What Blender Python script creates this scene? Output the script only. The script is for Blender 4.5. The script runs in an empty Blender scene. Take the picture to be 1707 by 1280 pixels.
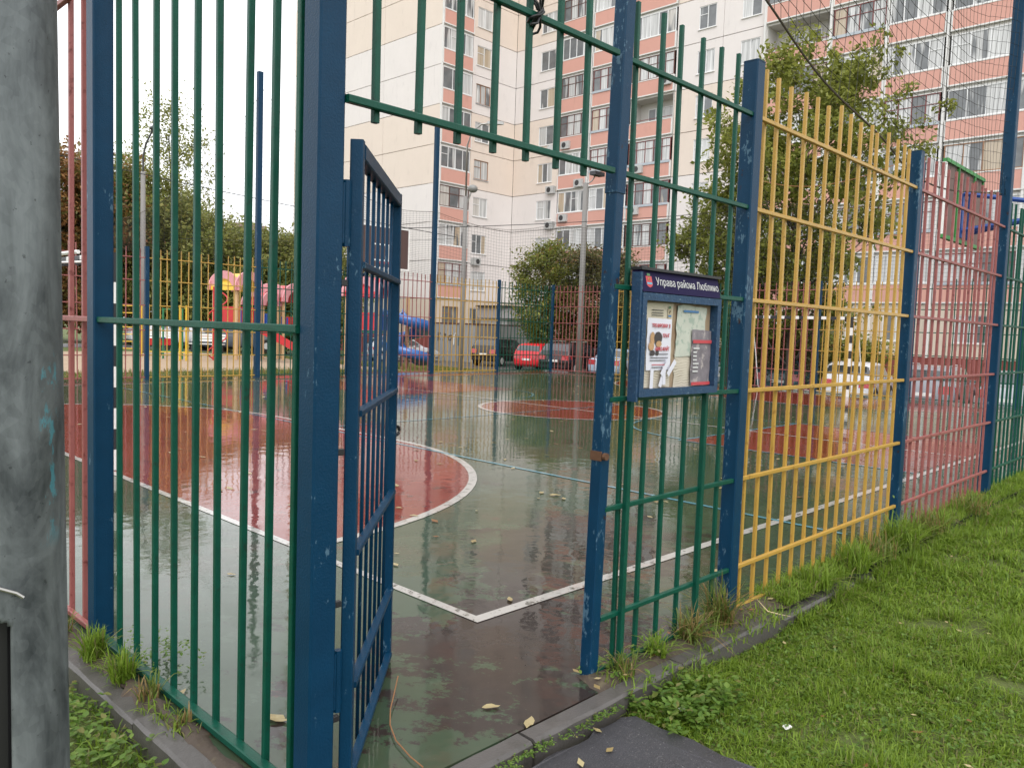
import bpy, bmesh, math, random
import numpy as np
from mathutils import Vector, Matrix
random.seed(7); rng = np.random.default_rng(11)
S = bpy.context.scene; COL = S.collection
R_ = math.radians
# ------------------------------------------------------------------ camera
FPX, PW, PH, EYE = 1336.2, 1707.0, 1280.0, 1.5
def _cam_axes():
    f = FPX
    def ray(x, y):
        return Vector((x - PW/2, y - PH/2, f)).normalized()
    ex = ray(2150, 591); ey = ray(-529, 500)
    ey = (ey - ex*ex.dot(ey)).normalized(); ez = ex.cross(ey)
    return ex, ey, ez
EX, EY, EZ = _cam_axes()
def wray(px, py):
    v = Vector((px - PW/2, py - PH/2, FPX))
    return Vector((EX.dot(v), EY.dot(v), EZ.dot(v)))          # length chosen so that view depth = FPX
def at(px, py, depth):                                         # point on a pixel's ray at a given view depth
    return Vector((0, 0, EYE)) + wray(px, py)*(depth/FPX)
def xy(px, depth, py=548):
    p = at(px, py, depth); return p.x, p.y
cam_d = bpy.data.cameras.new('camera'); cam = bpy.data.objects.new('camera', cam_d); COL.objects.link(cam)
rt = Vector((EX.x, EY.x, EZ.x)); dn = Vector((EX.y, EY.y, EZ.y)); fw = Vector((EX.z, EY.z, EZ.z))
M3 = Matrix((rt, -dn, -fw)).transposed()
cam.matrix_world = Matrix.Translation((0, 0, EYE)) @ M3.to_4x4()
cam_d.sensor_width = 36.0; cam_d.lens = FPX/PW*36.0; cam_d.clip_start = 0.05; cam_d.clip_end = 2000
S.camera = cam
# ------------------------------------------------------------------ world, sun, exposure
SUN_EL, SUN_AZ = 48, 215
w = bpy.data.worlds.new('World'); S.world = w; w.use_nodes = True
nt = w.node_tree; bg = nt.nodes['Background']
sky = nt.nodes.new('ShaderNodeTexSky'); sky.sky_type = 'NISHITA'; sky.sun_disc = False
sky.sun_elevation = R_(SUN_EL); sky.sun_rotation = R_(SUN_AZ); sky.dust_density = 4.0; sky.air_density = 1.0
hs = nt.nodes.new('ShaderNodeHueSaturation'); hs.inputs['Saturation'].default_value = 0.25
tc = nt.nodes.new('ShaderNodeTexCoord'); nz = nt.nodes.new('ShaderNodeTexNoise')
nz.inputs['Scale'].default_value = 2.2; nz.inputs['Detail'].default_value = 5
rmp = nt.nodes.new('ShaderNodeValToRGB')
rmp.color_ramp.elements[0].position = 0.3; rmp.color_ramp.elements[0].color = (9.0, 9.15, 9.5, 1)
rmp.color_ramp.elements[1].position = 0.75; rmp.color_ramp.elements[1].color = (11.2, 11.3, 11.5, 1)
mx = nt.nodes.new('ShaderNodeMix'); mx.data_type = 'RGBA'; mx.inputs[0].default_value = 0.88
L = nt.links.new
L(sky.outputs[0], hs.inputs['Color']); L(tc.outputs['Generated'], nz.inputs['Vector']); L(nz.outputs[0], rmp.inputs[0])
L(hs.outputs[0], mx.inputs[6]); L(rmp.outputs[0], mx.inputs[7]); L(mx.outputs[2], bg.inputs[0])
bg.inputs[1].default_value = 0.105
sd = bpy.data.lights.new('sun', 'SUN'); sd.energy = 0.7; sd.angle = R_(35); sd.color = (1.0, 0.97, 0.93)
so = bpy.data.objects.new('sun', sd); COL.objects.link(so)
so.rotation_euler = Vector((math.sin(R_(SUN_AZ))*math.cos(R_(SUN_EL)), math.cos(R_(SUN_AZ))*math.cos(R_(SUN_EL)), math.sin(R_(SUN_EL)))).to_track_quat('Z', 'Y').to_euler()
S.view_settings.view_transform = 'Standard'; S.view_settings.look = 'None'
S.view_settings.exposure = 0.85; S.view_settings.gamma = 1.0; S.view_settings.use_curve_mapping = False
S.render.engine = 'CYCLES'; S.render.resolution_x = 1024; S.render.resolution_y = 767

# ------------------------------------------------------------------ materials
MATS = {}
class N:
    """small node-graph helper"""
    def __init__(s, name):
        s.m = bpy.data.materials.new(name); s.m.use_nodes = True; s.t = s.m.node_tree
        s.b = s.t.nodes['Principled BSDF']; s.geo = s.t.nodes.new('ShaderNodeNewGeometry'); s.pos = s.geo.outputs['Position']
    def n(s, k): return s.t.nodes.new(k)
    def l(s, a, b): s.t.links.new(a, b)
    def scale(s, vec, sc):
        m = s.n('ShaderNodeMapping'); s.l(vec, m.inputs[0]); m.inputs['Scale'].default_value = sc; return m.outputs[0]
    def noise(s, sc, det=4, vec=None, rough=.55, dist=0):
        t = s.n('ShaderNodeTexNoise'); t.inputs['Scale'].default_value = sc; t.inputs['Detail'].default_value = det
        t.inputs['Roughness'].default_value = rough; t.inputs['Distortion'].default_value = dist
        s.l(vec or s.pos, t.inputs['Vector']); return t.outputs[0]
    def ramp(s, v, a, b, ca=0.0, cb=1.0):
        r = s.n('ShaderNodeMapRange'); r.inputs[1].default_value = a; r.inputs[2].default_value = b
        r.inputs[3].default_value = ca; r.inputs[4].default_value = cb; s.l(v, r.inputs[0]); return r.outputs[0]
    def mix(s, f, a, b):
        m = s.n('ShaderNodeMix'); m.data_type = 'RGBA'
        for v, k in ((f, 0), (a, 6), (b, 7)):
            if hasattr(v, 'links'): s.l(v, m.inputs[k])
            elif k == 0: m.inputs[0].default_value = v
            else: m.inputs[k].default_value = (*v, 1) if len(v) == 3 else v
        return m.outputs[2]
    def math(s, op, a, b=None):
        m = s.n('ShaderNodeMath'); m.operation = op
        for v, k in ((a, 0), (b, 1)):
            if v is None: continue
            if hasattr(v, 'links'): s.l(v, m.inputs[k])
            else: m.inputs[k].default_value = v
        return m.outputs[0]
    def set(s, k, v):
        i = s.b.inputs[k]
        if hasattr(v, 'links'): s.l(v, i)
        else: i.default_value = (*v, 1) if hasattr(v, '__len__') and len(v) == 3 and i.type == 'RGBA' else v
        return s
    def bump(s, h, strength=.3, dist=.01, key='Normal'):
        b = s.n('ShaderNodeBump'); b.inputs['Strength'].default_value = strength; b.inputs['Distance'].default_value = dist
        s.l(h, b.inputs['Height']); s.l(b.outputs[0], s.b.inputs[key]); return b.outputs[0]
def vary(c, f): return tuple(max(0, min(1, v*f)) for v in c)
def mat(name, col, rough=.6, amt=.18, sc=6, metal=0, coat=0, bump=0, bsc=60, island=0, dirt=None, dsc=3, dlo=.55, dhi=.7, spec=.5, stretch=None):
    if name in MATS: return MATS[name]
    g = N(name); vec = g.scale(g.pos, stretch) if stretch else None
    c = g.mix(g.noise(sc, 5, vec), vary(col, 1-amt), vary(col, 1+amt))
    if island:
        c = g.mix(g.math('MULTIPLY', g.geo.outputs['Random Per Island'], 1.0), vary(col, 1-island), vary(col, 1+island))
    if dirt: c = g.mix(g.ramp(g.noise(dsc, 7, vec, .65), dlo, dhi), c, dirt)
    g.set('Base Color', c).set('Roughness', rough).set('Metallic', metal).set('Specular IOR Level', spec)
    if coat: g.set('Coat Weight', coat).set('Coat Roughness', .12)
    if bump: g.bump(g.noise(bsc, 3), bump, .004)
    MATS[name] = g.m; return g.m
M = {}
M['green'] = mat('green_fence_paint', (.002, .062, .038), .45, .35, 14, coat=.10, bump=.35, bsc=120, dirt=(.012, .03, .02), dsc=35, dlo=.58, dhi=.75, spec=.2)
M['yellow'] = mat('yellow_fence_paint', (.42, .25, .048), .45, .14, 12, coat=.25, bump=.25, bsc=120, dirt=(.22, .10, .02), dsc=26, dlo=.58, dhi=.72, spec=.2)
M['red'] = mat('faded_red_fence_paint', (.27, .088, .080), .5, .16, 16, coat=.2, bump=.25, bsc=120, dirt=(.13, .03, .025), dsc=24, dlo=.56, dhi=.68, spec=.2)
def blue_paint(name='blue_fence_paint', thr=.70, rthr=.70):
    g = N(name)
    c = g.mix(g.noise(9, 5), (.0012, .025, .058), (.0022, .039, .088))
    big = g.noise(3.2, 3, g.scale(g.pos, (3, 3, 1)))
    fine = g.noise(60, 6, g.scale(g.pos, (1, 1, .45)), .7)
    chip = g.ramp(g.math('ADD', g.math('MULTIPLY', fine, .55), g.math('MULTIPLY', big, .6)), thr, thr+.025)
    c = g.mix(g.math('MULTIPLY', chip, .75), c, (.085, .16, .22))
    rust = g.ramp(g.noise(11, 5, g.scale(g.pos, (1, 1, .6)), .6), rthr, rthr+.04)
    c = g.mix(rust, c, (.03, .012, .008))
    g.set('Base Color', c).set('Roughness', .42).set('Coat Weight', .06).set('Coat Roughness', .2).set('Specular IOR Level', .16)
    g.bump(g.noise(150, 3), .45, .003); return g.m
M['blue'] = blue_paint(); M['bluescuff'] = blue_paint('scuffed_blue_fence_paint', .655, .66)
M['galv'] = None
def galvanised():
    g = N('galvanised_steel')
    v = g.n('ShaderNodeTexVoronoi'); v.inputs['Scale'].default_value = 75; g.l(g.scale(g.pos, (1, 1, .8)), v.inputs['Vector'])
    sep = g.n('ShaderNodeSeparateColor'); g.l(v.outputs['Color'], sep.inputs[0])
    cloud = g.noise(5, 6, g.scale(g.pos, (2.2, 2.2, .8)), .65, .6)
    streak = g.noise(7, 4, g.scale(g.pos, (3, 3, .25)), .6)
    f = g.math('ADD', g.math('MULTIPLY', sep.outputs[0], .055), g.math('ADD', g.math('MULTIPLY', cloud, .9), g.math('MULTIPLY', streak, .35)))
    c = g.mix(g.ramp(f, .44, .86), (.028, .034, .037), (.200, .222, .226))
    scr = g.ramp(g.noise(22, 6, g.scale(g.pos, (.25, .25, 2.2)), .7), .70, .72); c = g.mix(g.math('MULTIPLY', scr, .55), c, (.34, .36, .36))
    pit = g.ramp(g.noise(75, 4), .68, .71); c = g.mix(g.math('MULTIPLY', pit, .6), c, (.022, .024, .025))
    # flecks of turquoise spray
    gr = g.ramp(g.noise(26, 5, g.scale(g.pos, (1, 1, .4)), .7), .52, .56)
    sx = g.n('ShaderNodeSeparateXYZ'); g.l(g.pos, sx.inputs[0])
    band = g.math('MULTIPLY', g.ramp(sx.outputs['Z'], 1.12, 1.17), g.ramp(sx.outputs['Z'], 1.45, 1.40))
    band = g.math('MULTIPLY', band, g.math('MULTIPLY', g.ramp(sx.outputs['X'], .385, .392), g.ramp(sx.outputs['X'], .425, .418)))
    c = g.mix(g.math('MULTIPLY', g.math('MULTIPLY', gr, band), .45), c, (.05, .34, .42))
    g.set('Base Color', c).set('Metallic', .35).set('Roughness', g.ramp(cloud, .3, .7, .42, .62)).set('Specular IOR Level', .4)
    g.bump(g.noise(16, 5), .12, .01); return g.m
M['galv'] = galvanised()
M['black'] = mat('black_rubber', (.012, .012, .013), .5)
M['darkmetal'] = mat('dark_metal', (.05, .05, .052), .45, metal=.4)
M['steel'] = mat('worn_steel', (.35, .34, .32), .35, metal=.8)
M['rust'] = mat('rust', (.10, .045, .02), .8, .4, 30)
M['concrete'] = mat('wet_kerb_concrete', (.078, .071, .066), .5, .35, 5, bump=.6, bsc=90, dirt=(.055, .05, .044), dsc=7, dlo=.5, dhi=.66, coat=.12)
M['pole_concrete'] = mat('lamp_post_concrete', (.22, .21, .20), .8, .2, 4, stretch=(2, 2, .4))
M['soil'] = mat('damp_soil', (.060, .043, .030), .75, .4, 18, bump=.9, bsc=50, dirt=(.11, .09, .05), dsc=22)
M['white'] = mat('white_paint', (.74, .73, .70), .45, .08, 4)
M['blackpaint'] = mat('black_paint', (.015, .015, .018), .45, .2, 8)

def wet(g, base, rough=.5, ring=True, wear=None):
    """wet painted sport floor: a thin water film (coat) with small ripples over paint"""
    film = g.ramp(g.noise(.55, 4, rough=.6), .36, .60)                     # where water stands
    waves = g.noise(5.5, 2, g.scale(g.pos, (1, 1, 1)), .5)
    fine = g.noise(38, 2)
    h = g.math('ADD', g.math('MULTIPLY', waves, .6), g.math('MULTIPLY', fine, .05))
    if ring:
        v = g.n('ShaderNodeTexVoronoi'); v.inputs['Scale'].default_value = 2.6; g.l(g.scale(g.pos, (1, 1, 0)), v.inputs['Vector'])
        d = v.outputs['Distance']
        amp = g.ramp(d, .05, .20, 1, 0)
        sep = g.n('ShaderNodeSeparateColor'); g.l(v.outputs['Color'], sep.inputs[0])
        on = g.ramp(sep.outputs[0], .70, .72)
        wv = g.math('SINE', g.math('MULTIPLY', d, 105.0))
        h = g.math('ADD', h, g.math('MULTIPLY', g.math('MULTIPLY', wv, g.math('MULTIPLY', amp, on)), .13))
    bn = g.n('ShaderNodeBump'); bn.inputs['Strength'].default_value = .22; bn.inputs['Distance'].default_value = .012
    g.l(h, bn.inputs['Height']); g.l(bn.outputs[0], g.b.inputs['Coat Normal'])
    g.set('Base Color', base).set('Roughness', rough)
    g.set('Coat Weight', g.ramp(film, 0, 1, .82, 1.0)).set('Coat IOR', 1.40)
    g.set('Coat Roughness', g.ramp(g.math('ADD', g.math('MULTIPLY', film, .6), g.math('MULTIPLY', g.noise(2.2, 8, rough=.75), .55)), .25, .9, .085, .004))
    g.set('Specular IOR Level', .04)
    return g
def court_green():
    g = N('wet_green_court_paint')
    c = g.mix(g.noise(1.3, 7, rough=.68), (.026, .046, .026), (.056, .084, .047))
    c = g.mix(g.ramp(g.noise(.5, 6, rough=.7), .5, .64), c, (.060, .056, .034))
    st = g.scale(g.pos, (1.0, 1.5, 1)); rot = g.n('ShaderNodeMapping'); rot.vector_type = 'TEXTURE'; g.l(g.pos, rot.inputs[0]); rot.inputs['Rotation'].default_value = (0, 0, R_(30)); rot.inputs['Scale'].default_value = (.75, 1.15, 1)
    drag = rot.outputs[0]                                                   # worn streaks run along the court's diagonal wipe marks
    pale = g.ramp(g.noise(1.9, 9, drag, .78), .56, .60); c = g.mix(g.math('MULTIPLY', pale, .55), c, (.066, .100, .062))
    bare = g.mix(g.noise(9, 7, rough=.7), (.015, .011, .010), (.042, .030, .025))
    sx = g.n('ShaderNodeSeparateXYZ'); g.l(g.pos, sx.inputs[0]); X, Y = sx.outputs['X'], sx.outputs['Y']
    dx = g.math('SUBTRACT', X, 2.75); dy = g.math('SUBTRACT', Y, 2.45)
    d = g.math('SQRT', g.math('ADD', g.math('MULTIPLY', g.math('MULTIPLY', dx, dx), .62), g.math('MULTIPLY', g.math('MULTIPLY', dy, dy), 1.4)))
    rag = g.noise(1.7, 10, drag, .80)
    m1 = g.ramp(g.math('SUBTRACT', g.math('ADD', g.math('MULTIPLY', rag, 1.5), .03), g.math('MULTIPLY', d, .33)), .53, .56)
    dx2 = g.math('SUBTRACT', X, 4.4); dy2 = g.math('SUBTRACT', Y, 3.5)
    d2 = g.math('SQRT', g.math('ADD', g.math('MULTIPLY', g.math('MULTIPLY', dx2, dx2), .30), g.math('MULTIPLY', g.math('MULTIPLY', dy2, dy2), .8)))
    m2 = g.ramp(g.math('SUBTRACT', g.math('ADD', g.math('MULTIPLY', rag, 1.4), .02), g.math('MULTIPLY', d2, .34)), .50, .55)
    m3 = g.ramp(g.noise(.9, 9, drag, .78), .60, .63)
    m = g.math('MAXIMUM', m1, g.math('MAXIMUM', g.math('MULTIPLY', m2, .75), g.math('MULTIPLY', m3, .7)))
    c = g.mix(m, c, bare)
    oldred = g.ramp(g.noise(1.1, 8, drag, .75), .63, .65); c = g.mix(g.math('MULTIPLY', oldred, .55), c, (.105, .034, .028))
    grit = g.ramp(g.noise(9, 8, drag, .8), .62, .66); c = g.mix(g.math('MULTIPLY', grit, .7), c, (.017, .016, .014))
    speck = g.ramp(g.noise(70, 3), .70, .73); c = g.mix(g.math('MULTIPLY', speck, .35), c, (.16, .15, .12))
    return wet(g, c, .55).m
def court_red():
    g = N('wet_red_court_paint')
    c = g.mix(g.noise(1.6, 6, rough=.65), (.150, .021, .013), (.215, .034, .020))
    c = g.mix(g.ramp(g.noise(3, 9, rough=.78), .57, .62), c, (.085, .026, .020)); c = g.mix(g.math('MULTIPLY', g.ramp(g.noise(12, 8, rough=.8), .62, .66), .6), c, (.035, .016, .014))
    return wet(g, c, .5, ring=False).m
def line_paint(name, col):
    g = N(name)
    c = g.mix(g.noise(7, 5), vary(col, .86), col)
    c = g.mix(g.ramp(g.noise(13, 9, rough=.8), .545, .60), c, (.085, .078, .062))
    return wet(g, c, .5, ring=False).set('Coat Weight', .7).m
M['court'] = court_green(); M['courtred'] = court_red()
M['linew'] = line_paint('worn_white_line_paint', (.44, .42, .39)); M['lineb'] = line_paint('worn_blue_line_paint', (.10, .27, .33))
def asphalt():
    g = N('wet_asphalt_path')
    c = g.mix(g.noise(140, 4), (.020, .020, .025), (.075, .073, .082))
    c = g.mix(g.ramp(g.noise(160, 2), .66, .70), c, (.22, .21, .21))
    c = g.mix(g.ramp(g.noise(2.2, 4), .4, .7), c, (.030, .028, .032))
    g.set('Base Color', c).set('Roughness', g.ramp(g.noise(2.5, 4), .35, .65, .22, .45)).set('Specular IOR Level', .5)
    g.bump(g.noise(170, 3), .7, .004); return g.m
M['asphalt'] = asphalt()
M['road'] = mat('parking_asphalt', (.075, .072, .070), .5, .2, 3, coat=.15, bump=.3)
def ground_mat():
    g = N('lawn_ground')
    c = g.mix(g.noise(1.2, 6, rough=.7), (.060, .085, .016), (.115, .135, .030))
    c = g.mix(g.ramp(g.noise(5, 6, rough=.7), .55, .7), c, (.060, .046, .026))
    g.set('Base Color', c).set('Roughness', .9); g.bump(g.noise(30, 5), .8, .03); return g.m
M['ground'] = ground_mat()
M['sand'] = mat('playground_sand', (.36, .265, .18), .9, .2, 3, dirt=(.12, .085, .05), dsc=5, dlo=.62, dhi=.68, bump=.5, bsc=20)
def leafy(name, a, b, trans=.35, rough=.45, extra=None):
    g = N(name); r = g.geo.outputs['Random Per Island']
    c = g.mix(r, a, b)
    if extra:
        m = g.math('FRACT', g.math('MULTIPLY', r, 37.0)); c = g.mix(g.ramp(m, extra[1], extra[1]+.02), c, extra[0])
    big = g.noise(.6, 3); c = g.mix(g.math('MULTIPLY', big, .35), c, vary(a, .8))
    g.set('Base Color', c).set('Roughness', rough).set('Specular IOR Level', .4)
    tr = g.n('ShaderNodeBsdfTranslucent'); g.l(c, tr.inputs[0])
    ms = g.n('ShaderNodeMixShader'); ms.inputs[0].default_value = trans
    out = g.t.nodes['Material Output']; g.l(g.b.outputs[0], ms.inputs[1]); g.l(tr.outputs[0], ms.inputs[2]); g.l(ms.outputs[0], out.inputs[0])
    return g.m
M['grass'] = leafy('grass_blades', (.110, .198, .014), (.275, .385, .045), .42, .5, ((.25, .22, .09), .92))
M['grassdry'] = leafy('tuft_blades', (.090, .150, .022), (.21, .24, .05), .35, .45, ((.30, .19, .08), .62))
M['weed'] = leafy('weed_leaves', (.085, .175, .022), (.195, .290, .050), .38, .4, ((.24, .22, .07), .92))
M['leafA'] = leafy('tree_leaves', (.155, .185, .036), (.37, .385, .085), .48, .5)
M['leafB'] = leafy('bush_leaves', (.12, .16, .030), (.32, .33, .065), .45, .5, ((.36, .24, .06), .86))
M['leafC'] = leafy('dark_bush_leaves', (.095, .105, .036), (.21, .19, .070), .4, .5, ((.26, .15, .07), .82))
M['leafD'] = leafy('autumn_leaves', (.24, .11, .045), (.36, .20, .065), .4, .5, ((.16, .17, .05), .7))
M['leafE'] = leafy('willow_leaves', (.17, .21, .055), (.40, .39, .12), .45, .5, ((.34, .31, .09), .85))
M['litter'] = leafy('fallen_leaf_skin', (.30, .22, .09), (.52, .44, .24), .15, .35, ((.24, .10, .04), .75))
M['bark'] = mat('bark', (.075, .060, .048), .9, .35, 12, bump=.8, bsc=30, stretch=(3, 3, .6))

# ------------------------------------------------------------------ mesh helpers
class MB:
    def __init__(s): s.v = []; s.f = []; s.mi = []
    def add(s, vs, fs, mi=0):
        o = len(s.v); s.v += [tuple(p) for p in vs]; s.f += [tuple(i+o for i in f) for f in fs]; s.mi += [mi]*len(fs); return s
    def box(s, x0, x1, y0, y1, z0, z1, mi=0):
        vs = [(x0,y0,z0),(x1,y0,z0),(x1,y1,z0),(x0,y1,z0),(x0,y0,z1),(x1,y0,z1),(x1,y1,z1),(x0,y1,z1)]
        return s.add(vs, [(0,3,2,1),(4,5,6,7),(0,1,5,4),(1,2,6,5),(2,3,7,6),(3,0,4,7)], mi)
    def prism(s, sec, z0, z1, axis='z', mi=0, top=1.0):
        n = len(sec)
        def P(a, b, c): return {'z': (a, b, c), 'x': (c, a, b), 'y': (a, c, b)}[axis]
        vs = [P(a, b, z0) for a, b in sec] + [P(a*top, b*top, z1) for a, b in sec]
        fs = [(i, (i+1) % n, n+(i+1) % n, n+i) for i in range(n)] + [tuple(range(n-1, -1, -1)), tuple(range(n, 2*n))]
        if axis == 'y': fs = [tuple(reversed(f)) for f in fs]
        return s.add(vs, fs, mi)
    def cbox(s, sx, sy, l0, l1, c, axis='z', mi=0):          # chamfered bar
        a, b = sx/2, sy/2
        sec = [(a-c,-b),(a,-b+c),(a,b-c),(a-c,b),(-a+c,b),(-a,b-c),(-a,-b+c),(-a+c,-b)]
        return s.prism(sec, l0, l1, axis, mi)
    def tube(s, pts, r, n=6, mi=0, cap=True):
        pts = [Vector(p) for p in pts]; rr = r if hasattr(r, '__len__') else [r]*len(pts); o = len(s.v); up = Vector((0, 0, 1))
        for i, p in enumerate(pts):
            d = (pts[min(i+1, len(pts)-1)] - pts[max(i-1, 0)]).normalized()
            a = d.cross(up if abs(d.z) < .9 else Vector((1, 0, 0))).normalized(); b = d.cross(a)
            for k in range(n):
                t = 2*math.pi*k/n; s.v.append(tuple(p + (a*math.cos(t) + b*math.sin(t))*rr[i]))
        for i in range(len(pts)-1):
            for k in range(n):
                k2 = (k+1) % n; s.f.append((o+i*n+k, o+i*n+k2, o+(i+1)*n+k2, o+(i+1)*n+k)); s.mi.append(mi)
        if cap and n > 2:
            s.f.append(tuple(o+k for k in range(n-1, -1, -1))); s.f.append(tuple(o+(len(pts)-1)*n+k for k in range(n))); s.mi += [mi, mi]
        return s
    def mesh(s, name, mats, smooth=False):
        me = bpy.data.meshes.new(name); me.from_pydata(s.v, [], s.f)
        for m in (mats if isinstance(mats, (list, tuple)) else [mats]): me.materials.append(m)
        if any(s.mi): me.polygons.foreach_set('material_index', s.mi)
        if smooth: me.polygons.foreach_set('use_smooth', [True]*len(s.f))
        me.update(); return me
    def build(s, name, mats, parent=None, smooth=False, loc=(0, 0, 0), rz=0):
        return put(name, s.mesh(name, mats, smooth), parent, loc, rz)
def put(name, me, parent=None, loc=(0, 0, 0), rz=0, rot=None):
    o = bpy.data.objects.new(name, me); COL.objects.link(o); o.parent = parent; o.location = loc
    o.rotation_euler = rot if rot else (0, 0, rz); return o
def tag(o, label=None, cat=None, group=None, kind=None):
    if label: o['label'] = label
    if cat: o['category'] = cat
    if group: o['group'] = group
    if kind: o['kind'] = kind
    return o
def thing(name, label, cat, loc=(0, 0, 0), rz=0, group=None):
    return tag(put(name, None, None, loc, rz), label, cat, group)
def np_mesh(name, V, F, m, smooth=False):
    V = np.asarray(V, np.float32); F = np.asarray(F, np.int32); k = F.shape[1]
    me = bpy.data.meshes.new(name); me.vertices.add(len(V)); me.vertices.foreach_set('co', V.ravel())
    me.loops.add(F.size); me.loops.foreach_set('vertex_index', F.ravel())
    me.polygons.add(len(F)); me.polygons.foreach_set('loop_start', np.arange(0, F.size, k, dtype=np.int32))
    try: me.polygons.foreach_set('loop_total', np.full(len(F), k, np.int32))
    except Exception: pass
    me.materials.append(m)
    if smooth: me.polygons.foreach_set('use_smooth', np.ones(len(F), bool))
    me.update(calc_edges=True); return me
CACHE = {}
def shared(key, fn):
    if key not in CACHE: CACHE[key] = fn()
    return CACHE[key]
def boxpart(name, sx, sy, sz, m, parent, loc, rz=0, rot=None):   # box centred in x,y, standing on z=0
    me = shared(('box', round(sx, 3), round(sy, 3), round(sz, 3), m.name), lambda: MB().box(-sx/2, sx/2, -sy/2, sy/2, 0, sz).mesh(name, m))
    return put(name, me, parent, loc, rz, rot)
def flat(name, poly, z, m, parent=None):
    return MB().add([(x, y, z) for x, y in poly], [tuple(range(len(poly)))]).build(name, m, parent)
def smoothstep(a, b, x):
    t = min(1, max(0, (x-a)/(b-a))); return t*t*(3-2*t)
# ------------------------------------------------------------------ setting: ground, court, kerbs, path
def gz(x, y):
    z = -0.10 - 0.74*smoothstep(14, 30, x)*smoothstep(-4, 6, y + max(0, x-22))
    return z
def make_ground():
    xs = [-400, -150, -60, -25, -10] + list(np.arange(-4, 60, 2.0)) + [70, 90, 130, 200, 450]
    ys = [-400, -150, -60, -25] + list(np.arange(-10, 80, 2.0)) + [90, 120, 180, 450]
    V = [(x, y, gz(x, y)) for y in ys for x in xs]; n = len(xs)
    F = [(j*n+i, j*n+i+1, (j+1)*n+i+1, (j+1)*n+i) for j in range(len(ys)-1) for i in range(n-1)]
    return tag(put('ground', np_mesh('ground', V, F, M['ground'], True)), 'lawn and earth all round the court', None, kind='structure')
make_ground()
def drape(name, poly_x, poly_y, m, dz, step=1.0):
    xs = np.linspace(*poly_x, max(2, int((poly_x[1]-poly_x[0])/step)+1)); ys = np.linspace(*poly_y, max(2, int((poly_y[1]-poly_y[0])/step)+1))
    n = len(xs); V = [(x, y, gz(x, y)+dz) for y in ys for x in xs]
    F = [(j*n+i, j*n+i+1, (j+1)*n+i+1, (j+1)*n+i) for j in range(len(ys)-1) for i in range(n-1)]
    return tag(put(name, np_mesh(name, V, F, m, True)), kind='structure')
CX0, CX1, CY0, CY1 = 1.212, 22.35, 1.965, 19.75
court = MB().box(CX0, CX1, CY0, CY1, -.95, 0).build('court_surface', M['court']); tag(court, 'wet green sports court', kind='structure')
def strip(pts, w, z, m, name, closed=False):
    pts = [Vector((p[0], p[1])) for p in pts]; n = len(pts); L_, R2 = [], []
    for i, p in enumerate(pts):
        a = pts[i-1] if (i > 0 or closed) else p; b = pts[(i+1) % n] if (i < n-1 or closed) else p
        d = (b-a).normalized(); q = Vector((-d.y, d.x))
        if 0 < i < n-1 or closed:
            e = (b-p).normalized(); k = 1/max(.4, abs(q.dot(Vector((-e.y, e.x)))))
        else: k = 1
        L_.append(p+q*w/2*k); R2.append(p-q*w/2*k)
    V = [(p.x, p.y, z) for p in L_] + [(p.x, p.y, z) for p in R2]
    F = [(i, n+i, n+(i+1) % n, (i+1) % n) for i in range(n if closed else n-1)]
    return MB().add(V, F).build(name, m, court)
def arc(cx, cy, r, a0, a1, n=24): return [(cx+r*math.cos(R_(a0+(a1-a0)*i/n)), cy+r*math.sin(R_(a0+(a1-a0)*i/n))) for i in range(n+1)]
LX0, LX1, LY0, LY1 = 2.80, 21.05, 2.90, 18.05
GY0, GY1 = 8.2, 11.2
dn_ = arc(LX0, GY0, 3.6, -90, 0) + arc(LX0, GY1, 3.6, 0, 90)
df_ = arc(LX1, GY1, 3.6, 90, 180) + arc(LX1, GY0, 3.6, 180, 270)
flat('goal_area', dn_, .002, M['courtred'], court); flat('goal_area', df_, .002, M['courtred'], court)
flat('centre_spot_area', arc(11.75, 9.75, 1.75, 0, 352, 44), .002, M['courtred'], court)
flat('basketball_key', [(9.75, 2.98), (13.6, 2.98), (13.6, 6.1), (9.75, 6.1)], .002, M['courtred'], court)
flat('basketball_key', [(10.2, 13.6), (14.2, 13.6), (14.2, 18.0), (10.2, 18.0)], .002, M['courtred'], court)
flat('run_off_strip', [(12.5, 18.2), (22.0, 18.2), (22.0, 18.9), (12.5, 18.9)], .002, M['courtred'], court)
WL = .072
strip([(LX0, LY0), (LX1, LY0), (LX1, LY1), (LX0, LY1)], WL, .0036, M['linew'], 'boundary_line', True)
strip(dn_, WL+.01, .0040, M['linew'], 'goal_area_line'); strip(df_, WL, .0040, M['linew'], 'goal_area_line')
strip([(11.75, LY0+.05), (11.75, LY1-.05)], .07, .0038, M['linew'], 'halfway_line')
strip(arc(11.75, 9.75, 1.75, 0, 355, 70), .08, .0042, M['linew'], 'centre_circle_line', True)
strip([(6.2, 2.35), (6.25, 18.4)], .05, .0048, M['lineb'], 'basketball_line'); strip([(17.3, 2.35), (17.3, 18.4)], .05, .0048, M['lineb'], 'basketball_line')
strip([(6.2, 9.78), (17.3, 9.78)], .05, .0051, M['lineb'], 'basketball_line')
strip([(9.75, 2.98), (9.75, 6.1), (13.6, 6.1), (13.6, 2.98)], .05, .0054, M['lineb'], 'key_line')
strip(arc(11.7, 6.1, 1.8, 0, 180), .05, .0057, M['lineb'], 'free_throw_line')
strip(arc(12.2, 13.6, 1.8, 180, 360), .05, .0057, M['lineb'], 'free_throw_line')
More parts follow.
